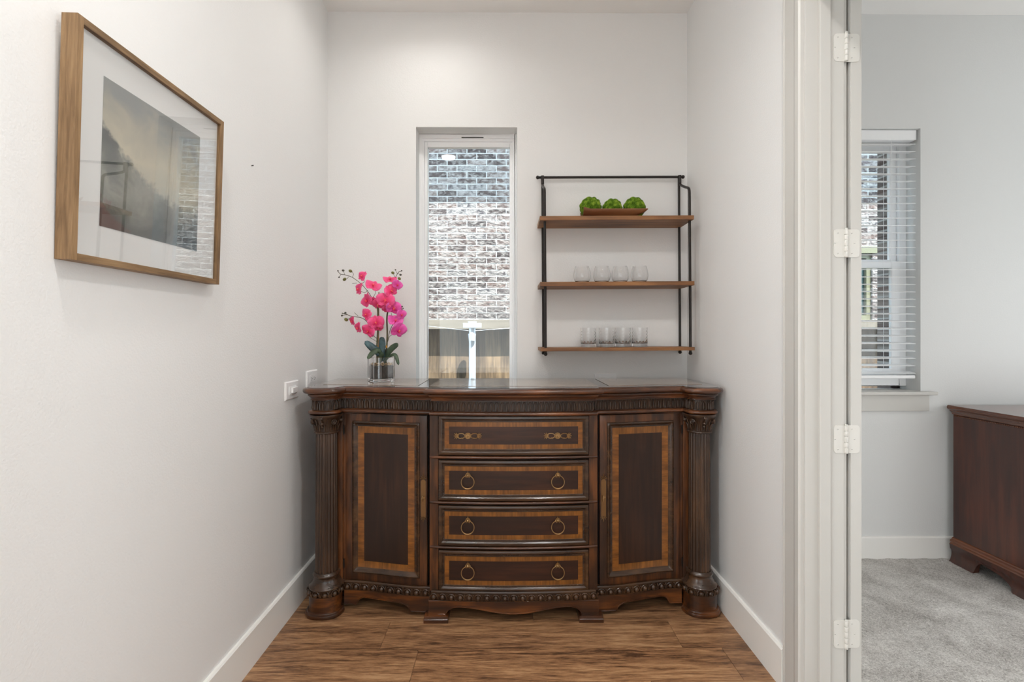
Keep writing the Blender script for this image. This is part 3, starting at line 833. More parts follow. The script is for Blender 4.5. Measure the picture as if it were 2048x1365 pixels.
# doors
OP = {'e': [0, .002, .006, .034, .036, .042, .048, .054, .060, .090], 'o': [-.002, 0, .001, .001, .006, .0085, .003, -.001, -.003, -.003]}
def ozone(e, hor):
    if e < .035: return 0
    if e < .0595: return 1
    if e < .0905: return 2 if hor else 3
    return 4
for s_ in (-1, 1):
    ua, ub = (.391, .783) if s_ > 0 else (-.783, -.391)
    vd = lambda u: Vref(max(US, min(UD, abs(u))))+BODY+.004
    b = height_panel(ua, ub, .130, .905, vd, OP, ozone, 20, 24, .02)
    d = b.build('door', [M['carcass'], M['mould'], M['inlay'], M['inlay_v'], M['panel']], SB, smooth=True, angle=25)
    b = MB(); curved_slab(b, ua-.002, ub+.002, .122, .912, lambda u: vd(u)-.022, .345)
    b.build('door_rebate', M['seam'], SB)
    # long handle plate with fleurons at both ends
    u = s_*.409; v = vd(u)+.001
    b = MB()
    pl = [(u-.011, .445), (u+.011, .445), (u+.011, .605), (u+.007, .612), (u, .615), (u-.007, .612), (u-.011, .605)]
    b.prism(pl, 1, -v-.0028, -v+.004)
    b.prism([(u-.0065, .452), (u+.0065, .452), (u+.0065, .600), (u-.0065, .600)], 1, -v-.0036, -v)
    palmette(b, u, .614, v+.001, 1, .026, 5); palmette(b, u, .446, v+.001, -1, .024, 5)
    hp = b.build('handle', M['bronze'], d, smooth=True, angle=30); hp['label'] = 'long dark bronze handle plate'
    b = MB(); b.tube([(u+.004, -v-.003, .535), (u+.004, -v-.012, .535)], .004, 8)
    b.tube([(u-.002, -v-.011, .542), (u-.004, -v-.015, .530), (u-.003, -v-.013, .516)], [.0028, .0036, .002], 8)
    b.build('drop_pull', M['brass'], hp, smooth=True)
    for hz in (.83, .21):
        b = MB(); b.tube([(s_*.7865, -.368, hz-.02), (s_*.7865, -.368, hz+.02)], .0035, 8); b.build('hinge', M['iron'], d, smooth=True)

# base mouldings: ovolo with egg-and-dart
EZ0, EZ1 = .093, .1245
b = sweep([(-.03, EZ1+.006), (-.012, EZ1+.006), (-.010, EZ1), (-.010, EZ1-.003), (-.010, EZ1-.008), (-.009, EZ1-.018), (-.010, EZ0+.003), (-.003, EZ0+.001), (-.003, EZ0-.002), (-.012, EZ0-.003)])
b.build('base_moulding', M['mould'], SB, smooth=True, angle=40)
b = MB(); path = full_path(-.004)
def egg(x_, y_, tx, ty, sp):
    if y_ < .06: return
    n = Vector((-ty, tx)); t = Vector((tx, ty))
    def Wp(s_, o, z): return Vector((x_+t.x*s_+n.x*o, -(y_+t.y*s_+n.y*o), z))
    ang = math.atan2(-t.y, t.x); R_ = Matrix.Rotation(ang, 3, 'Z')
    zc = (EZ0+EZ1)/2-.002
    b.ball(Wp(0, .001, zc), (sp*.27, .0115, .0125), 12, 8, rot=R_)
    pts = [Wp(-sp*.43*cos(a), .002+.0025*sin(a)*0, EZ0+.004+(EZ1-EZ0-.006)*sin(a)**.8) for a in [pi*i/10 for i in range(11)]]
    b.tube(pts, .0023, 5)
    b.tube([Wp(sp*.5, .0, EZ1-.003), Wp(sp*.5, .003, EZ1-.010), Wp(sp*.5, .0, EZ0+.004)], [.0044, .003, .0006], 6)
walk(path, .0405, egg)
b.build('egg_and_dart', M['mould'], SB, smooth=True, angle=60)

# apron with scalloped lower edge, plinths and bracket feet
def z_apron(u):
    u = abs(u)
    if u >= .30 and u <= UC: return .030
    if u < .30:
        t = u/.30
        # dip in the middle, rise towards the feet, fall to the foot
        if t > .8: k = (t-.8)/.2; return .0655-.0355*(1-sqrt(max(0, 1-k*k)))
        return .038+.0275*(.5-.5*cos(pi*t/.8))
    # side bays
    t = (u-US)/(UD-US)
    if t < .20: return .020
    if t < .34: k = (t-.20)/.14; return .020+.034*sqrt(1-(1-k)**2)
    if t < .74: k = (t-.34)/.40; return .054+.006*k
    if t < .84: k = (t-.74)/.10; return .060-.036*(1-sqrt(max(0, 1-k*k)))
    return .024
def apron(us, off, name):
    b = MB(); th = .02
    f = [[(u, -(Vref(u)+off), z_apron(u)) for u in us], [(u, -(Vref(u)+off), EZ0) for u in us]]
    g = [[(u, -(Vref(u)+off-th), z_apron(u)) for u in us], [(u, -(Vref(u)+off-th), EZ0) for u in us]]
    b.grid(f); b.grid(g); b.grid([f[0], g[0]]); b.grid([f[1], g[1]])
    for i in (0, -1): b.grid([[f[0][i], g[0][i]], [f[1][i], g[1][i]]])
    # small bead along the lower edge
    b.tube([(u, -(Vref(u)+off+.0005), z_apron(u)+.001) for u in us], .0026, 6)
    return b.build(name, M['base_wood'], SB, smooth=True, angle=40)
apron([-UC+2*UC*i/120 for i in range(121)], -.005, 'apron')
for s_ in (-1, 1): apron([s_*(US-.008+(UD-US+.006)*i/70) for i in range(71)], -.006, 'apron')
for s_ in (-1, 1):
    # centre bracket foot with stepped pad
    b = MB(); c = s_*.339
    vf = Vref(.34)
    b.box(c-.0395, c+.0395, -(vf-.002), -(vf-.07), .020, .092)
    b.build('foot', M['base_wood'], SB, bevel=.002)
    b = MB(); b.prism([(-(vf+.016), 0), (-(vf+.016), .017), (-(vf+.010), .020), (-(vf+.002), .024), (-(vf-.03), .026), (-(vf-.09), .026), (-(vf-.09), 0)], 0, c-.058, c+.050) if s_ < 0 else b.prism([(-(vf+.016), 0), (-(vf+.016), .017), (-(vf+.010), .020), (-(vf+.002), .024), (-(vf-.03), .026), (-(vf-.09), .026), (-(vf-.09), 0)], 0, c-.050, c+.058)
    b.build('foot', M['base_wood'], SB, bevel=.002)
    # side legs at the back and under the bays
    b = MB(); b.box(s_*.915-.02, s_*.915+.02, -.06, -.01, 0, .092); b.build('foot', M['base_wood'], SB)
def bay(prof, name, m):
    """drum shaped corner piece following the corner bay outline"""
    i0 = next(i for i, p in enumerate(HALF) if p[0] >= UD-.0001)
    for s_ in (-1, 1):
        b = MB(); rings = []
        for d, z in prof:
            h = offset_path(HALF, d)[i0:]; h = [(u, max(v, .25)) for u, v in h if True]
            rings.append([(s_*u, -v, z) for u, v in h])
        b.grid(rings)
        for ring in (rings[0], rings[-1]):
            c_ = (s_*.86, -.33, ring[0][2]); vs = [c_]+ring; b.add(vs, [(0, i+1, i+2) for i in range(len(ring)-1)])
        b.build(name, m, SB, smooth=True, angle=40)
bay([(-.008, .024), (-.006, .026), (-.006, EZ0-.001)], 'plinth', M['base_wood'])
bay([(.0, 0), (.008, .002), (.010, .010), (.008, .017), (.002, .020), (.001, .024), (-.006, .027)], 'bun_foot', M['base_wood'])
# columns
for s_ in (-1, 1):
    cx_, cy_ = s_*.8545, -.398
    fl_n = 20
    def rf(a, z):
        k = (a*fl_n/(2*pi)) % 1; return 1-.085*max(0, 1-((k-.5)/.36)**2) if abs(k-.5) < .36 else 1
    b = MB(); b.lathe([(.0495, .196), (.0490, .30), (.0480, .60), (.0465, .826)], (cx_, cy_), fl_n*10, rf=rf)
    b.lathe([(.001, .196), (.04, .196)], (cx_, cy_), 24)
    col = b.build('column', M['carved'], SB, smooth=True, angle=50)
    b = MB()
    b.lathe([(.001, .1308), (.076, .1308), (.0765, .135), (.074, .138), (.068, .141), (.064, .147), (.060, .155), (.0565, .164), (.055, .172), (.0555, .177), (.058, .179), (.0595, .183), (.0595, .187), (.058, .191), (.053, .194), (.051, .198)], (cx_, cy_), 48)
    b.build('column_base', M['mould'], col, smooth=True, angle=40)
    b = MB()
    b.lathe([(.047, .823), (.053, .825), (.0555, .829), (.053, .833), (.048, .835), (.049, .850), (.052, .868), (.058, .885), (.066, .897), (.072, .903), (.072, .911)], (cx_, cy_), 48)
    for a in [radians(d_) for d_ in (-138, -90, -42, 20, 160)]:
        # corner volutes: spiral discs
        if a == radians(-90): continue
        X, Y = cx_+.066*cos(a), cy_+.066*sin(a)
        rt = Vector((-sin(a), cos(a), 0)); ax = Vector((cos(a), sin(a), 0))
        pts = []; rr = []
        for i in range(28):
            th = i/27*4*pi; R = .0125*(1-.78*i/27); p = Vector((X, Y, .878))+rt*(R*cos(th))+Vector((0, 0, R*sin(th)))+ax*(.004*i/27)
            pts.append(p); rr.append(.0030-.0012*i/27)
        b.tube(pts, rr, 6); b.tube([Vector((X, Y, .878))-ax*.008, Vector((X, Y, .878))+ax*.001], .010, 14)
    for k in range(14):
        a = -pi+pi*2*k/14
        if sin(a) > .35: continue
        p = lambda r_, z: (cx_+r_*cos(a), cy_+r_*sin(a), z)
        b.tube([p(.050, .836), p(.052, .848), p(.056, .862), p(.061, .868)], [.0028, .0042, .0032, .0012], 6)
    for k in range(7):
        a = -pi+.25+(pi-.5)*k/6
        p = lambda r_, z: (cx_+r_*cos(a), cy_+r_*sin(a), z)
        b.tube([p(.051, .84), p(.056, .868), p(.064, .886), p(.070, .893)], [.0015, .0030, .0030, .001], 6)
    b.ball((cx_, cy_-.058, .872), (.008, .006, .006), 10, 6); b.ball((cx_, cy_-.055, .858), (.006, .005, .005), 10, 6); b.ball((cx_, cy_-.072, .897), (.009, .004, .006), 10, 6)
    b.build('capital', M['carved'], col, smooth=True, angle=45)
    b = MB(); b.box(min(s_*.790, s_*.90), max(s_*.790, s_*.90), -.375, -.33, .128, .911); b.build('corner_post', M['carcass'], SB, bevel=.002)

def spline_(pts, n=6):
    pts = [Vector(p) for p in pts]; P = [pts[0]]+pts+[pts[-1]]; out = []
    for i in range(1, len(P)-2):
        for k in range(n):
            t = k/n; out.append(.5*((2*P[i])+(-P[i-1]+P[i+1])*t+(2*P[i-1]-5*P[i]+4*P[i+1]-P[i+2])*t*t+(-P[i-1]+3*P[i]-3*P[i+1]+P[i+2])*t**3))
    out.append(pts[-1]); return out
# ---------------------------------------------------------------- wall shelf
YP = YB-.02
WS = root('wall_shelf', tuple(at(1222, 530, YB))); tag(WS, 'wall-mounted rack of three wooden shelves on black metal posts', 'shelf')
rx = radians(-.35)
R0 = Matrix.Rotation(rx, 4, 'Y')       # hung very slightly out of level
WSc = WS.location.copy()
def ws(b): b.xf(Matrix.Translation(-WSc)); b.xf(R0); return b
bx0, bx1 = .171, .960
yb0, yb1 = 2.446, YB-.006
SZ = []
for (zt_, th) in ((1.8785, .021), (1.5420, .021), (1.2045, .017)):
    b = MB(); b.box(bx0, bx1, yb0, yb1, zt_-th, zt_); ws(b).build('shelf_board', M['shelf'], WS, bevel=.0012); SZ.append(zt_)
yfp, ybp = 2.476, 2.625
zrod = 2.132
for xp in (.199, .9485):
    b = MB(); b.tube([(xp, ybp, 1.178), (xp, ybp, zrod-.01)], .0065, 12); b.ball((xp, ybp, 1.172), .0095, 12, 8)
    b.tube([(xp-.004, ybp, zrod), (xp+.004, ybp, zrod)], .011, 14); ws(b).build('back_post', M['iron'], WS, smooth=True, angle=50)
    pts = spline_([(xp, ybp-.012, zrod), (xp, ybp-.013, zrod-.030), (xp, ybp-.020, zrod-.046), (xp, ybp-.055, zrod-.066), (xp, ybp-.095, zrod-.084), (xp, yfp+.020, zrod-.098), (xp, yfp+.004, zrod-.112), (xp, yfp, zrod-.134), (xp, yfp, zrod-.2)], 4)
    pts += [(xp, yfp, 1.8), (xp, yfp, 1.5), (xp, yfp, 1.178)]
    b = MB(); b.tube(pts, .0068, 12); b.ball((xp, yfp, 1.172), .0095, 12, 8)
    b.tube([(xp, ybp-.012, zrod+.006), (xp, ybp-.012, zrod-.04)], .0085, 12); ws(b).build('front_post', M['iron'], WS, smooth=True, angle=50)
b = MB(); b.tube([(.176, ybp-.004, zrod), (.966, ybp-.004, zrod)], .0068, 14)
for xe in (.173, .969): b.ball((xe, ybp-.004, zrod), .0098, 12, 8)
ws(b).build('top_rod', M['iron'], WS, smooth=True, angle=50)
def shelf_z(x_, z): return z-(x_-WSc.x)*math.tan(-rx)*-1 if False else z+(-(x_-WSc.x)*sin(rx))

# tray with moss balls
MT = {}
def moss():
    m = mat('preserved_moss', srgb(80, 112, 30), .9, spec=.1); t = NT(m); v = t.coord()
    a = t.noise(v, 34, 5, .65); c = t.noise(v, 500, 3, .7)
    mx = t.math('ADD', t.math('MULTIPLY', a, .6), t.math('MULTIPLY', c, .4))
    t.l(t.ramp(mx, [(.38, srgb(38, 58, 16)), (.5, srgb(88, 122, 30)), (.62, srgb(160, 182, 66))]), t.b.inputs['Base Color'])
    t.bump(mx, .8, .006); return m
M['moss'] = moss()
tx0, tx1 = at(1164, 430, 2.52).x, at(1288, 430, 2.52).x
zt1 = 1.8785
def sz_at(x_, z): return z - (x_-WSc.x)*sin(rx)*(1)
tz = sz_at((tx0+tx1)/2, zt1)+.001
tr = root('wooden_tray', ((tx0+tx1)/2, 2.535, tz)); tag(tr, 'flared brown wooden tray holding green moss balls on the top shelf', 'tray')
tr.rotation_euler = (0, rx, 0)
b = MB(); Lh = (tx1-tx0)/2
def tray_pt(s_, t, up):  # s along -1..1, t across -1..1
    z = .004+.034*max(abs(s_)**5, abs(t)**4)
    x_ = s_*(Lh*(.93+.12*max(abs(s_)**5, abs(t)**4) if s_ > 0 else .985)) ; y_ = t*.062*(.82+.18*max(abs(s_)**5, abs(t)**4))
    if s_ < -.8: z = .004+.034*abs(t)**4*1+.010*((-s_-.8)/.2)
    return (x_, y_, z+(.0045 if up else 0))
N1, N2 = 28, 16
A_ = [[tray_pt(-1+2*i/N1, -1+2*j/N2, True) for j in range(N2+1)] for i in range(N1+1)]
B_ = [[tray_pt(-1+2*i/N1, -1+2*j/N2, False) for j in range(N2+1)] for i in range(N1+1)]
b.grid(A_); b.grid(B_)
b.grid([A_[0], B_[0]]); b.grid([A_[-1], B_[-1]]); b.grid([[r_[0] for r_ in A_], [r_[0] for r_ in B_]]); b.grid([[r_[-1] for r_ in A_], [r_[-1] for r_ in B_]])
b.box(-Lh*.75, Lh*.75, -.035, .035, -.0008, .006)
b.build('tray_body', M['tray'], tr, smooth=True, angle=50)
mossdesc = ['leftmost green moss ball hanging over the open end of the tray', 'smaller green moss ball in the middle of the tray', 'rightmost green moss ball on the tray']
for k, (px, py, r_) in enumerate(((1181, 407.5, .0545), (1224.5, 412, .0500), (1268.5, 407, .0545))):
    c = at(px, py, 2.537); rz_ = r_
    b = MB(); rnd = random.Random(40+k); nodes = []
    for i in range(46):
        ph = math.acos(1-2*(i+.5)/46); th = pi*(1+5**.5)*i; jit = rnd.uniform(.10, .26)
        nodes.append((Vector((sin(ph)*cos(th), sin(ph)*sin(th), cos(ph))), rnd.uniform(.30, .46), rnd.uniform(.0, .16)))
    su, sv = 72, 44; vs = []
    P = []
    for j in range(sv+1):
        th = pi*j/sv; row_ = []
        for i in range(su+1):
            a = 2*pi*(i % su)/su; d_ = Vector((sin(th)*cos(a), sin(th)*sin(a), -cos(th))); h_ = 0
            for n_, w_, hh_ in nodes:
                an = d_.angle(n_)
                if an < w_: h_ = max(h_, (1-(an/w_)**2)**.5*.20+hh_*.5*(1-(an/w_)**2))
            row_.append(d_*r_*(.84+h_))
        P.append(row_)
    b.grid(P); c.z = tz+.0085+r_*.97
    c.z = max(c.z, 0)
    o = b.build('moss_ball', M['moss'], None, smooth=True, angle=0, loc=tuple(c))
    tag(o, mossdesc[k], 'moss ball', 'moss balls on the tray')

# glasses
def glass_obj(prof_out, prof_in, name, seg=40):
    b = MB(); b.lathe([(.0003, prof_out[0][1])]+prof_out+prof_in[::-1]+[(.0003, prof_in[0][1])], (0, 0), seg)
    return b.build(name, M['glass'], None, smooth=True, angle=60)
def dense(pts, n=5):
    """Catmull-Rom smoothing of a profile"""
    out = []
    P = [pts[0]]+list(pts)+[pts[-1]]
    for i in range(1, len(P)-2):
        for k in range(n):
            t = k/n; q = []
            for d_ in (0, 1):
                p0, p1, p2, p3 = P[i-1][d_], P[i][d_], P[i+1][d_], P[i+2][d_]
                q.append(.5*((2*p1)+(-p0+p2)*t+(2*p0-5*p1+4*p2-p3)*t*t+(-p0+3*p1-3*p2+p3)*t**3))
            out.append(tuple(q))
    out.append(pts[-1]); return out
po = dense([(.022, 0), (.030, .002), (.040, .014), (.0445, .032), (.0435, .055), (.0385, .075), (.0345, .088)])
pi_ = [(max(.0003, r_-.0013), z+.0018 if i < 8 else z) for i, (r_, z) in enumerate(po)]
pi_[-1] = (po[-1][0]-.0012, po[-1][1])
g0 = glass_obj(po, pi_, 'stemless_glass')
place = ['leftmost stemless wine glass on the middle shelf', 'second stemless wine glass from the left on the middle shelf', 'third stemless wine glass from the left on the middle shelf', 'rightmost stemless wine glass on the middle shelf']
for k, px in enumerate((1164.5, 1204, 1241, 1279.5)):
    o = g0 if k == 0 else g0.copy()
    if k: C.objects.link(o)
    x_ = at(px, 560, 2.52).x; o.location = (x_, 2.525, sz_at(x_, 1.542)+.0008); tag(o, place[k], 'glass', 'stemless glasses on the middle shelf')
# cut tumblers: faceted diamond relief on the outside
def tumbler():
    b = MB(); R = .0405; Ht = .102; su, sv = 96, 44; P = []
    for j in range(sv+1):
        z = Ht*j/sv; row_ = []
        for i in range(su+1):
            a = 2*pi*(i % su)/su; k = 0
            if .020 < z < .085:
                p = (a*14/(2*pi)+z/.0165) % 1; q = (a*14/(2*pi)-z/.0165) % 1
                k = max(0, 1-min(p, 1-p)/.10, 1-min(q, 1-q)/.10)*.0020
            row_.append(((R-k)*cos(a), (R-k)*sin(a), z))
        P.append(row_)
    Q = [[(max(.0003, (R-.0028))*cos(2*pi*(i % su)/su)*s_, (R-.0028)*sin(2*pi*(i % su)/su)*s_, z) for i in range(su+1)] for s_, z in [(1, Ht), (1, .05), (1, .026), (.96, .019), (.8, .0165), (.01, .0155)]]
    bot = [[(R*s_*cos(2*pi*(i % su)/su), R*s_*sin(2*pi*(i % su)/su), 0) for i in range(su+1)] for s_ in (.01, .9, 1)]
    b.grid(bot+P[1:]+Q)
    return b.build('tumbler', M['glass'], None, smooth=True, angle=60)
g1 = tumbler()
place = ['leftmost cut-glass tumbler on the lowest shelf', 'second cut-glass tumbler from the left on the lowest shelf', 'third cut-glass tumbler from the left on the lowest shelf', 'rightmost cut-glass tumbler on the lowest shelf']
for k, px in enumerate((1177, 1213.5, 1246.3, 1279.8)):
    o = g1 if k == 0 else g1.copy()
    if k: C.objects.link(o)
    x_ = at(px, 690, 2.54).x; o.location = (x_, 2.545, sz_at(x_, 1.2045)+.0008); tag(o, place[k], 'glass', 'cut tumblers on the lowest shelf')

# ---------------------------------------------------------------- framed picture on the left wall
y0_, y1_, za_, zb_ = 1.050, 1.590, 1.438, 1.975
PF = root('framed_picture', (XL+.001, (y0_+y1_)/2, za_)); tag(PF, 'square oak-framed landscape print in a wide white mat on the left wall', 'picture')
PF.rotation_euler = (0, radians(1.7), 0)   # leans off the wall at the top
hw_ = (y1_-y0_)/2; ph = zb_-za_; dp = .036; fw = .016
for nm, (ya, yb, z0_, z1_), mm in (('frame_side', (-hw_, -hw_+fw, 0, ph), 'oak'), ('frame_side', (hw_-fw, hw_, 0, ph), 'oak'), ('frame_rail', (-hw_+fw, hw_-fw, 0, fw), 'oak_y'), ('frame_rail', (-hw_+fw, hw_-fw, ph-fw, ph), 'oak_y')):
    b = MB(); b.box(0, dp, ya, yb, z0_, z1_); b.build(nm, M[mm], PF, bevel=.0008)
b = MB(); b.box(.004, .024, -hw_+fw, hw_-fw, fw, ph-fw); b.build('mat_board', M['mat'], PF)
b = MB(); b.box(.0275, .029, -hw_+fw, hw_-fw, fw, ph-fw); b.build('glass_pane', M['picture_glass'], PF)
def art():
    m = mat('misty_landscape_print', srgb(150, 150, 140), .75); t = NT(m)
    c = t.n('ShaderNodeTexCoord'); sp = t.n('ShaderNodeSeparateXYZ'); t.l(c.outputs['Generated'], sp.inputs[0])
    y_, z_ = sp.outputs[1], sp.outputs[2]
    v = t.coord((1, 1, 1), kind='Generated')
    n1 = t.noise(v, 3.2, 6, .6, .6); n2 = t.noise(v, 14, 6, .65, .4)
    sky = t.ramp(t.math('ADD', z_, t.math('MULTIPLY', t.math('SUBTRACT', n1, .5), .7)), [(.3, srgb(188, 188, 172)), (.55, srgb(206, 198, 174)), (.8, srgb(180, 176, 160)), (1.05, srgb(148, 152, 150))])
    # dark tree mass falling away to the right
    line = t.math('ADD', t.math('MULTIPLY', t.math('POWER', t.math('SUBTRACT', 1.0, y_), 2.2), .38), .33)
    line = t.math('ADD', line, t.math('MULTIPLY', t.math('SUBTRACT', n2, .5), .22))
    d_ = t.math('SUBTRACT', line, z_)
    msk = t.ramp(t.math('MULTIPLY', d_, 9), [(.0, (0,0,0,1)), (.5, (1,1,1,1))])
    land = t.ramp(t.math('ADD', t.math('MULTIPLY', z_, .9), t.math('MULTIPLY', t.math('SUBTRACT', n1, .5), .8)), [(.0, srgb(74, 78, 78)), (.2, srgb(136, 138, 128)), (.34, srgb(172, 172, 160)), (.46, srgb(112, 116, 112)), (.6, srgb(86, 90, 92))])
    land = t.mix(t.math('MULTIPLY', n2, .5), land, srgb(70, 76, 76))
    col = t.mix(msk, sky, land)
    lake = t.ramp(t.math('ADD', t.math('SUBTRACT', y_, z_), t.math('MULTIPLY', t.math('SUBTRACT', n1, .5), .5)), [(.55, (0,0,0,1)), (.8, (1,1,1,1))])
    col = t.mix(t.math('MULTIPLY', lake, .6), col, srgb(110, 124, 132))
    red = t.ramp(t.math('ADD', t.math('ADD', y_, z_), t.math('MULTIPLY', n2, .55)), [(.44, (1,1,1,1)), (.52, (0,0,0,1))])
    col = t.mix(t.math('MULTIPLY', red, .6), col, srgb(110, 66, 60))
    t.l(col, t.b.inputs['Base Color']); return m
b = MB(); b.box(.0243, .0252, 1.134-(y0_+y1_)/2, 1.487-(y0_+y1_)/2, 1.530-za_, 1.882-za_); b.build('print', art(), PF)

# small nail, switch, outlets
p = Vector((XL, 1.86, 1.924)); b = MB(); b.tube([(0, 0, 0), (.006, 0, .001)], .0018, 8); b.tube([(.006, 0, .001), (.007, 0, .001)], .0024, 8)
tag(b.build('nail', M['slot'], None, loc=tuple(p)), 'small dark nail in the left wall beyond the picture', 'nail')
def plate_left(name, yc, zc, label, cat, kind):
    r_ = root(name, (XL, yc, zc)); tag(r_, label, cat); b = MB()
    b.prism([(-.066, -.041), (.066, -.041), (.066, .041), (-.066, .041)], 0, 0, .0035)
    vs = [(.0035, -.066, -.041), (.0035, .066, -.041), (.0035, .066, .041), (.0035, -.066, .041), (.0075, -.061, -.036), (.0075, .061, -.036), (.0075, .061, .036), (.0075, -.061, .036)]
    b.add(vs, [(4, 5, 6, 7), (0, 1, 5, 4), (1, 2, 6, 5), (2, 3, 7, 6), (3, 0, 4, 7)]); b.build('cover_plate', M['plate'], r_)
    if kind == 's':
        b = MB(); b.box(.0075, .0105, -.038, .036, -.018, .018); b.build('switch_surround', M['plate'], r_, bevel=.001)
        b = MB(); b.box(.0105, .020, -.022, .030, -.012, .013); b.build('rocker', M['plate'], r_, bevel=.0015)
    else:
        b = MB(); b.box(.0075, .0095, -.035, .035, -.018, .018); rc = b.build('receptacle', M['plate'], r_, bevel=.001)
        b = MB()
        for y_ in (-.019, .019):
            b.box(.0094, .0098, y_-.006, y_+.002, .004, .006); b.box(.0094, .0098, y_-.006, y_+.003, -.007, -.005); b.tube([(.0092, y_+.010, 0), (.0098, y_+.010, 0)], .0028, 10)
        b.build('slots', M['slot'], rc)
    return r_
plate_left('light_switch', 2.199, 1.018, 'white dimmer switch plate on the left wall just before the sideboard', 'light switch', 's')
plate_left('power_outlet', 2.425, 1.050, 'white outlet plate on the left wall in the corner above the sideboard', 'outlet', 'o')
r_ = root('power_outlet', (.546, YB, 1.014)); tag(r_, 'white outlet plate on the back wall half hidden behind the sideboard top', 'outlet')
b = MB(); b.box(-.063, .063, -.006, -.0003, -.041, .041); b.build('cover_plate', M['plate'], r_, bevel=.002)
b = MB(); b.box(-.035, .035, -.0085, -.006, -.018, .018); b.build('receptacle', M['plate'], r_, bevel=.001)

# ---------------------------------------------------------------- orchid in a glass cube
OC = Vector((at(762, 760, 2.415).x, 2.415, TZ+.002))
OR = root('potted_orchid', tuple(OC)); tag(OR, 'pink artificial orchid in a square glass vase on the sideboard', 'orchid')
va = radians(33-14+14)
RV = Matrix.Rotation(radians(31), 4, 'Z')
s2 = .055; hV = .122
b = MB()
def ringsq(r, z, k=.006):
    pts = []
    for q in range(4):
        for i in range(4):
            a = q*pi/2+i*pi/6; cx_ = (r-k)*(1 if q in (0, 3) else -1); cy_ = (r-k)*(1 if q in (0, 1) else -1)
            pts.append((cx_+k*cos(a), cy_+k*sin(a), z))
    return pts+[pts[0]]
b.grid([[(0,0,0)]*17, ringsq(s2-.002, 0), ringsq(s2, .002), ringsq(s2, hV-.001), ringsq(s2-.001, hV), ringsq(s2-.003, hV), ringsq(s2-.004, hV-.001), ringsq(s2-.004, .018), ringsq(s2-.006, .016), [(0,0,.016)]*17])
b.xf(RV); b.build('glass_vase', M['glass'], OR, smooth=True, angle=30)
M['soil'] = mat('dark_moss_filling', srgb(46, 38, 34), .9); _t = NT(M['soil']); _n = _t.noise(_t.coord(), 90, 4, .7)
_t.l(_t.ramp(_n, [(.35, srgb(34, 26, 20)), (.6, srgb(66, 52, 40)), (.75, srgb(96, 78, 58))]), _t.b.inputs['Base Color']); _t.bump(_n, .7, .004)
b = MB(); s3 = s2-.0052; b.box(-s3, s3, -s3, s3, .0185, .080); b.xf(RV); b.build('soil', M['soil'], OR, bevel=.003)
M['pebble'] = mat('golden_bark_chips', srgb(168, 136, 92), .6); _t = NT(M['pebble']); _n = _t.noise(_t.coord(), 60, 2, .6)
_t.l(_t.ramp(_n, [(.38, srgb(96, 66, 40)), (.5, srgb(166, 130, 84)), (.62, srgb(214, 190, 150))]), _t.b.inputs['Base Color'])
b = MB(); rnd = random.Random(3)
for i in range(170):
    r_ = rnd.uniform(.003, .0058); q = s3-r_-.0005
    b.ball((rnd.uniform(-q, q), rnd.uniform(-q, q), .082+rnd.uniform(-.001, .009)), (r_, r_*rnd.uniform(.6, 1), r_*rnd.uniform(.5, .9)), 7, 5, rot=Matrix.Rotation(rnd.uniform(0, 3), 3, (rnd.random(), rnd.random(), rnd.random()+.1)))
b.xf(RV); pb = b.build('bark_chips', M['pebble'], OR, smooth=True, angle=0); pb['kind'] = 'stuff'
M['stem'] = mat('dark_green_stem', srgb(84, 82, 52), .55); M['stake'] = mat('bamboo_stake', srgb(150, 116, 84), .6)
M['tie'] = mat('yellow_tie', srgb(216, 150, 40), .5); M['twig'] = mat('flower_twig', srgb(74, 66, 52), .6)
def LP(cx_, cy_, dep=0.0):      # point in the orchid's own space from crop coordinates of the plant close-up
    px, py = 640+cx_*.1905, 520+cy_*.1905
    return at(px, py, OC.y+dep)-OC
def spline(pts, n=6):
    pts = [Vector(p) for p in pts]; P = [pts[0]]+pts+[pts[-1]]; out = []
    for i in range(1, len(P)-2):
        for k in range(n):
            t = k/n; out.append(.5*((2*P[i])+(-P[i-1]+P[i+1])*t+(2*P[i-1]-5*P[i]+4*P[i+1]-P[i+2])*t*t+(-P[i-1]+3*P[i]-3*P[i+1]+P[i+2])*t**3))
    out.append(pts[-1]); return out
b = MB(); b.tube([LP(612, 1085), LP(618, 338)], .0026, 8); b.build('stake', M['stake'], OR, smooth=True)
for pts in ([(600, 1085, 0), (598, 900, -.004), (606, 760, -.005), (608, 560, -.006), (600, 470, -.01)], [(690, 1085, .01), (702, 900, .01), (706, 760, .01), (702, 620, .01), (715, 520, .006), (735, 440, .0)]):
    b = MB(); b.tube(spline([LP(*p) for p in pts]), .0040, 9); b.build('stem', M['stem'], OR, smooth=True)
for p in ((600, 908, 0), (696, 912, .01)):
    b = MB(); b.tube([LP(p[0], p[1]-12, p[2]), LP(p[0], p[1]+12, p[2])], .0058, 10); b.build('tie', M['tie'], OR)
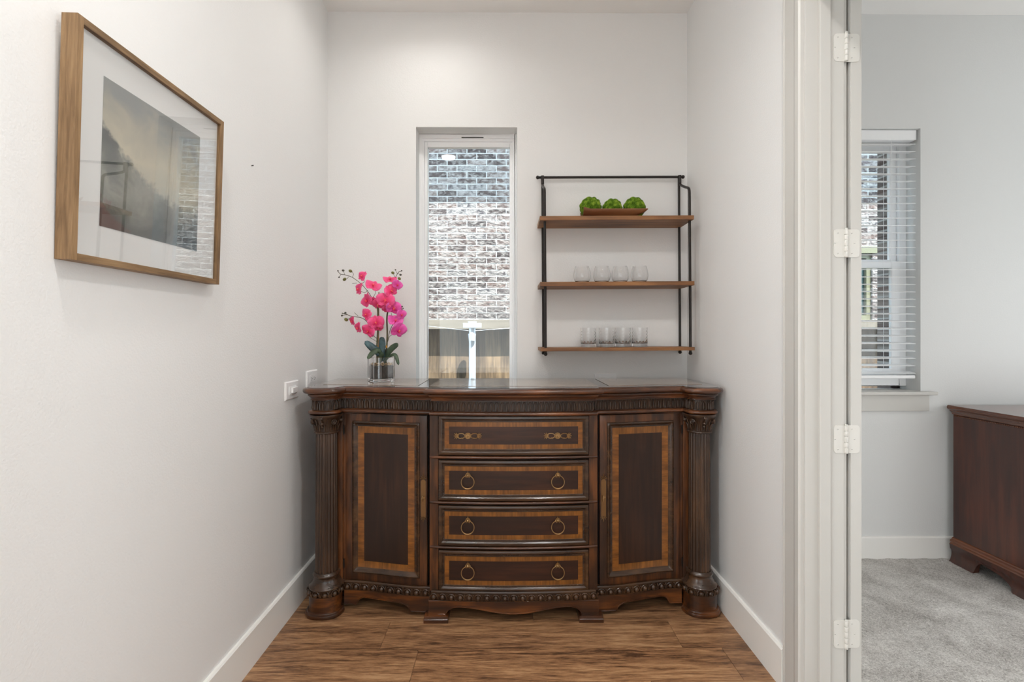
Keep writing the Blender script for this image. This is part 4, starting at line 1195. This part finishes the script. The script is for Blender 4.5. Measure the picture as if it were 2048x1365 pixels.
twigs = [[(604, 470, -.01), (560, 420, -.01), (500, 330, -.012), (440, 260, -.012), (380, 212, -.01), (330, 180, -.01), (262, 158, -.01), (215, 150, -.01), (188, 118, -.01)],
 [(262, 158, -.01), (243, 115, -.01)], [(340, 180, -.01), (352, 150, -.01), (330, 120, -.01)], [(300, 178, -.01), (285, 198, -.01), (262, 203, -.01)], [(222, 152, -.01), (202, 180, -.01)],
 [(715, 470, 0), (690, 350, 0), (745, 270, 0), (800, 170, 0), (825, 130, 0), (857, 117, 0)], [(812, 150, 0), (792, 107, 0)], [(815, 140, 0), (845, 158, 0)], [(780, 320, 0), (812, 240, 0), (833, 200, 0)], [(785, 180, 0), (768, 140, 0)],
 [(604, 830, 0), (560, 790, -.01), (500, 660, -.012), (440, 612, -.012), (380, 600, -.012), (320, 590, -.012), (280, 575, -.012), (236, 562, -.012)], [(300, 583, -.012), (268, 560, -.012)], [(290, 578, -.012), (232, 585, -.012)], [(330, 600, -.012), (300, 622, -.012), (278, 628, -.012)],
 [(596, 860, 0), (560, 838, -.005), (520, 815, -.008)], [(706, 880, .01), (730, 760, .005), (770, 670, 0), (820, 600, 0), (850, 540, 0), (862, 490, 0)], [(712, 860, .01), (735, 800, 0), (790, 780, 0)], [(710, 620, .01), (745, 590, 0), (750, 560, 0)],
 [(560, 390, -.01), (582, 350, -.01), (578, 320, -.01)], [(500, 320, -.01), (470, 345, -.01), (430, 330, -.01)], [(440, 250, -.01), (465, 230, -.012), (455, 200, -.012)], [(340, 248, -.012), (390, 245, -.012)], [(360, 555, -.012), (400, 590, -.012)], [(850, 540, 0), (870, 515, 0)]]
for tw in twigs:
    b = MB(); b.tube(spline([LP(*p) for p in tw], 5), .0011 if len(tw) < 6 else .0016, 6); b.build('twig', M['twig'], OR, smooth=True)
M['bud'] = mat('olive_bud', srgb(104, 102, 44), .5); M['bud_d'] = mat('dark_bud', srgb(62, 60, 50), .5)
for (x_, y_, r_, m_) in ((188, 115, 8, 1), (243, 112, 14, 1), (320, 118, 20, 0), (200, 183, 10, 1), (258, 205, 20, 0), (792, 105, 8, 1), (857, 115, 8, 1), (765, 137, 18, 0), (846, 158, 13, 1), (833, 198, 18, 0), (235, 562, 7, 1), (266, 558, 13, 1), (231, 585, 12, 1), (275, 628, 22, 0), (862, 490, 9, 1), (872, 512, 8, 1)):
    c = LP(x_, y_, -.006); r = r_*.1905*2.415/960*.93
    b = MB(); b.ball(c, (r*1.1, r*.85, r*.85), 12, 8, rot=Matrix.Rotation(random.uniform(-.7, .7), 3, 'Y')); b.build('bud', M['bud_d'] if m_ else M['bud'], OR, smooth=True, angle=0)
def petal_mat(name, c_in, c_out):
    m = mat(name, c_out, .55); t = NT(m); v = t.coord((1, 1, 1)); n = t.noise(v, 60, 3, .6)
    sp = t.n('ShaderNodeVectorMath', operation='LENGTH'); t.l(v, sp.inputs[0])
    f = t.math('ADD', t.math('MULTIPLY', sp.outputs['Value'], 22), t.math('MULTIPLY', t.math('SUBTRACT', n, .5), .5))
    t.l(t.ramp(f, [(.15, c_in), (.75, c_out), (1.0, tuple(min(1, x*1.25+.05) for x in c_out[:3])+(1,))]), t.b.inputs['Base Color'])
    t.b.inputs['Subsurface Weight'].default_value = .15; t.b.inputs['Subsurface Radius'].default_value = (.01, .004, .004); t.b.inputs['Subsurface Scale'].default_value = .2
    return m
M['pink'] = petal_mat('hot_pink_petal', srgb(226, 30, 98), srgb(242, 92, 152)); M['magenta'] = petal_mat('magenta_petal', srgb(226, 52, 150), srgb(238, 104, 190))
M['lip'] = mat('coral_lip', srgb(236, 60, 96), .5); M['anther'] = mat('yellow_anther', srgb(240, 180, 80), .5)
def petal(b, L, Wd, ang, tilt, cup, notch=0):
    P = []; nu_, nv_ = 10, 8
    for i in range(nu_+1):
        t = i/nu_; row_ = []
        wd = Wd*(max(0, sin(pi*(t**.8)*.985+.02))**.52)*.5
        for j in range(nv_+1):
            s_ = -1+2*j/nv_
            x_ = wd*s_; z_ = L*t+.0015*sin(s_*5+ang); y_ = -cup*L*(t*t)*.9+cup*.8*wd*s_*s_*4*wd/L*1.2-.0012*sin(t*9+s_*4)
            row_.append(Vector((x_, y_-L*tilt*t, z_)))
        P.append(row_)
    R_ = Matrix.Rotation(ang, 4, 'Y')
    P = [[R_ @ p for p in row_] for row_ in P]; b.grid(P)
def flower_parts(m_):
    b = MB()
    petal(b, .032, .030, 0, -.15, .10); petal(b, .032, .028, radians(130), -.15, .08); petal(b, .032, .028, radians(-130), -.15, .08)
    petal(b, .038, .050, radians(74), .05, .16); petal(b, .038, .050, radians(-74), .05, .16)
    f = b.build('flower', m_, None, smooth=True, angle=0, fix=False, solid=.0007)
    b = MB(); b.ball((0, -.008, -.006), (.005, .008, .006), 8, 6); b.tube([(0, -.006, -.004), (.006, -.014, -.001)], [.003, .0015], 6); b.tube([(0, -.006, -.004), (-.006, -.014, -.001)], [.003, .0015], 6)
    b.tube([(0, -.012, -.008), (0, -.018, -.014)], [.003, .001], 6)
    b.ball((0, -.010, .001), (.003, .004, .003), 8, 6, mi=1); b.xf(Matrix.Scale(.75, 4)); l_ = b.build('lip', [M['lip'], M['anther']], f, smooth=True, angle=0)
    return f
proto = {'p': flower_parts(M['pink']), 'm': flower_parts(M['magenta'])}
used = set()
# crop x, crop y, size, yaw, pitch, roll, colour, depth
FL = [(445, 172, .80, -35, 25, 20, 'p', -.012), (410, 308, .95, -70, 15, 10, 'p', -.012), (560, 270, .98, 20, 40, 25, 'p', -.02), (492, 425, 1.0, -40, -5, -30, 'p', -.02), (560, 440, .7, 60, 0, 10, 'p', -.01),
 (688, 428, 1.12, 5, 5, 12, 'p', -.045), (612, 470, .85, -20, -25, 0, 'p', -.02), (735, 205, .82, 15, 50, 0, 'p', -.012), (810, 262, .72, 45, 0, 20, 'm', -.012), (745, 330, .95, 40, 10, -35, 'p', -.025), (770, 505, 1.0, 35, -15, 10, 'm', -.02),
 (725, 520, .85, 10, -45, 0, 'p', -.015), (488, 578, .82, -25, 10, 40, 'p', -.02), (590, 660, 1.0, 5, 0, -8, 'p', -.035), (340, 645, .70, -70, 0, 5, 'p', -.014), (402, 715, .85, -60, 0, 0, 'p', -.014), (508, 750, .90, -15, -10, 30, 'p', -.025),
 (612, 715, .60, 25, -20, 0, 'p', -.02), (790, 640, .95, 35, 30, 15, 'm', -.02), (852, 575, .75, 70, 0, 0, 'm', -.01), (822, 740, 1.15, 62, -15, 10, 'm', -.02)]
for (x_, y_, sz, yw, pt, rl, c_, dep) in FL:
    if c_ not in used: f = proto[c_]; used.add(c_)
    else: f = copy_tree(proto[c_])
    f.parent = OR; f.location = LP(x_, y_, dep)
    f.rotation_euler = Matrix.Rotation(radians(max(-52, min(52, yw))), 3, 'Z').to_4x4().to_3x3().__matmul__(Matrix.Rotation(radians(-pt), 3, 'X')).__matmul__(Matrix.Rotation(radians(rl), 3, 'Y')).to_euler()
    f.scale = (sz*1.12,)*3
# leaves
def leaf_mat(name, a_, c_):
    m = mat(name, a_, .4); t = NT(m); n = t.noise(t.coord(), 30, 3, .5); t.l(t.ramp(n, [(.35, a_), (.7, c_)]), t.b.inputs['Base Color']); return m
M['leaf'] = leaf_mat('dark_green_leaf', srgb(48, 66, 50), srgb(78, 96, 70)); M['leaf_b'] = leaf_mat('bluish_green_leaf', srgb(44, 62, 66), srgb(82, 112, 118))
def strap(pts, wd, m_, side=(0, -1, 0)):
    sp_ = spline([LP(*p) for p in pts], 5); n = len(sp_); P = []
    for i, p in enumerate(sp_):
        t = i/(n-1); T_ = (sp_[min(i+1, n-1)]-sp_[max(i-1, 0)]).normalized(); W_ = T_.cross(Vector(side)).normalized(); N_ = W_.cross(T_)
        w_ = wd*(.35+.65*min(1, t/.45))*(1 if t < .6 else sqrt(max(0.0, 1-((t-.6)/.4)**2.2)))
        P.append([p+W_*w_*s_+N_*(-abs(s_)*w_*.25) for s_ in (-1, -.5, 0, .5, 1)])
    b = MB(); b.grid(P); return b.build('leaf', m_, OR, smooth=True, angle=0, fix=False, solid=.0012)
strap([(650, 1060, 0), (650, 1000, -.01), (560, 930, -.02), (470, 855, -.03)], .019, M['leaf_b'], (.2, -1, .2))
strap([(640, 1070, 0), (650, 960, -.01), (652, 880, -.01), (648, 808, -.015)], .017, M['leaf_b'])
strap([(680, 1060, 0), (710, 980, -.01), (760, 920, -.02), (822, 884, -.03)], .016, M['leaf'], (-.1, -1, .3))
strap([(640, 1060, 0), (620, 960, -.02), (560, 965, -.035), (497, 1042, -.05)], .015, M['leaf'], (0, -1, .6))
strap([(670, 1075, 0), (730, 1010, -.01), (790, 1000, -.02), (826, 1108, -.03)], .010, M['leaf'], (0, -1, .8))
strap([(625, 1090, 0), (640, 1010, -.02), (668, 985, -.03)], .012, M['leaf'])
strap([(690, 1090, .02), (665, 1010, .01), (690, 940, .02)], .013, M['leaf'], (.3, -1, 0))

# ---------------------------------------------------------------- red mahogany desk in the next room
DX = at(1908, 950, 2.60).x
DK = root('desk', (DX, 2.13, CZ)); tag(DK, 'red mahogany desk with moulded top against the far wall on grey carpet', 'desk')
ztop = .886-CZ; yl = 2.605-2.13
b = MB(); b.box(0, 1.3, 0, yl, .115, ztop-.05); b.build('cabinet_body', M['desk'], DK, bevel=.002)
def rect_sweep(prof, x1=1.3, ya=0, yb=yl):
    """moulding round the left, front and right sides, mitred"""
    b = MB(); b.grid([[(-d, yb, z), (-d, ya-d, z), (x1+d, ya-d, z), (x1+d, yb, z)] for d, z in prof]); return b
b = rect_sweep([(0, ztop-.052), (.006, ztop-.050), (.008, ztop-.044), (.014, ztop-.036), (.020, ztop-.030), (.022, ztop-.026), (.026, ztop-.024), (.033, ztop-.018), (.036, ztop-.011), (.033, ztop-.004), (.030, ztop), (.0, ztop)])
b.box(-.03, 1.33, -.03, yl, ztop-.012, ztop-.0002); b.build('desk_top', M['desk_trim'], DK, smooth=True, angle=25)
b = MB()
for i in range(int(yl/.0085)): b.ball((-.004, .004+i*.0085, ztop-.057), (.0042, .0036, .005), 6, 4)
for i in range(150): b.ball((.004+i*.0086, -.003, ztop-.057), (.0036, .0042, .005), 6, 4)
b.build('dentil_trim', M['desk_trim'], DK, smooth=True, angle=0)
b = rect_sweep([(0, .132), (.006, .130), (.009, .124), (.016, .120), (.019, .113), (.016, .105), (.018, .100), (.020, .098), (0, .098)]); b.build('base_moulding', M['desk_trim'], DK, smooth=True, angle=25)
# ogee bracket base board on the visible side, cut out between the feet
b = MB(); N = 60; rows_ = []
def cut(y_):   # lower edge height along the side, y_ from front (0) to back (yl)
    t = yl-y_
    if t < .135: return .0
    if t < .165: k = (t-.135)/.03; return .062*sqrt(max(0, 1-(1-k)**2))
    if t < yl-.22: return .062-.012*(t-.165)/(yl-.385)
    if t < yl-.15: k = (yl-.15-t)/.07; return .050*sqrt(max(0, k))
    return .0
def og(z): return .021-.012*sin((.098-z)/.098*pi)*(1 if z < .07 else .4)+(.004 if z < .012 else 0)
for k in range(9):
    f = k/8; rows_.append([(-og(cut(yl*i/N)+(.098-cut(yl*i/N))*f), yl*i/N, cut(yl*i/N)+(.098-cut(yl*i/N))*f) for i in range(N+1)])
b.grid(rows_); inner = [[(.006, p[1], p[2]) for p in rows_[0]], [(.006, p[1], p[2]) for p in rows_[-1]]]; b.grid(inner); b.grid([rows_[0], inner[0]])
b.grid([[r_[-1] for r_ in rows_], [(.006, yl, r_[-1][2]) for r_ in rows_]])
b.grid([[(.006, 0, r_[0][2]) for r_ in rows_], [r_[0] for r_ in rows_]])
b.build('bracket_base', M['desk'], DK, smooth=True, angle=40)
b = MB(); b.box(-.02, .16, -.022, 0, 0, .098); b.box(1.14, 1.32, -.022, 0, 0, .098); b.box(.16, 1.14, -.02, 0, .06, .098); b.box(1.28, 1.32, 0, yl, 0, .098)
b.build('front_base', M['desk'], DK, bevel=.003)

# ---------------------------------------------------------------- ceiling downlights
M['lamp'] = mat('downlight_lens', (1, .95, .88, 1), .5, emit=22)
def downlight(x_, y_, power, label, size=.07):
    r_ = root('ceiling_light', (x_, y_, H)); tag(r_, label, 'ceiling light', 'recessed ceiling lights')
    b = MB(); b.lathe([(.088, 0), (.088, -.004), (.080, -.007), (.070, -.004), (.068, 0)], (0, 0), 40); b.build('trim_ring', M['plate'], r_, smooth=True)
    b = MB(); b.lathe([(.0005, -.002), (.069, -.002)], (0, 0), 40); b.build('lens', M['lamp'], r_)
    l_ = light('AREA', 'downlight', (0, 0, -.012), power, (1, .97, .94), (0, 0, 0), shape='DISK', size=.13, spread=radians(150)); l_.parent = r_
downlight(-.58, .74, 5.5, 'recessed ceiling light mirrored in the tall window')
downlight(.50, .62, 9, 'recessed ceiling light nearer the doorway side')
downlight(-.40, 2.16, 1.9, 'recessed ceiling light close to the back wall above the window')
downlight(0, -1.6, 12, 'added unseen ceiling light behind the photographer')  # extra lamp added out of view for general brightness
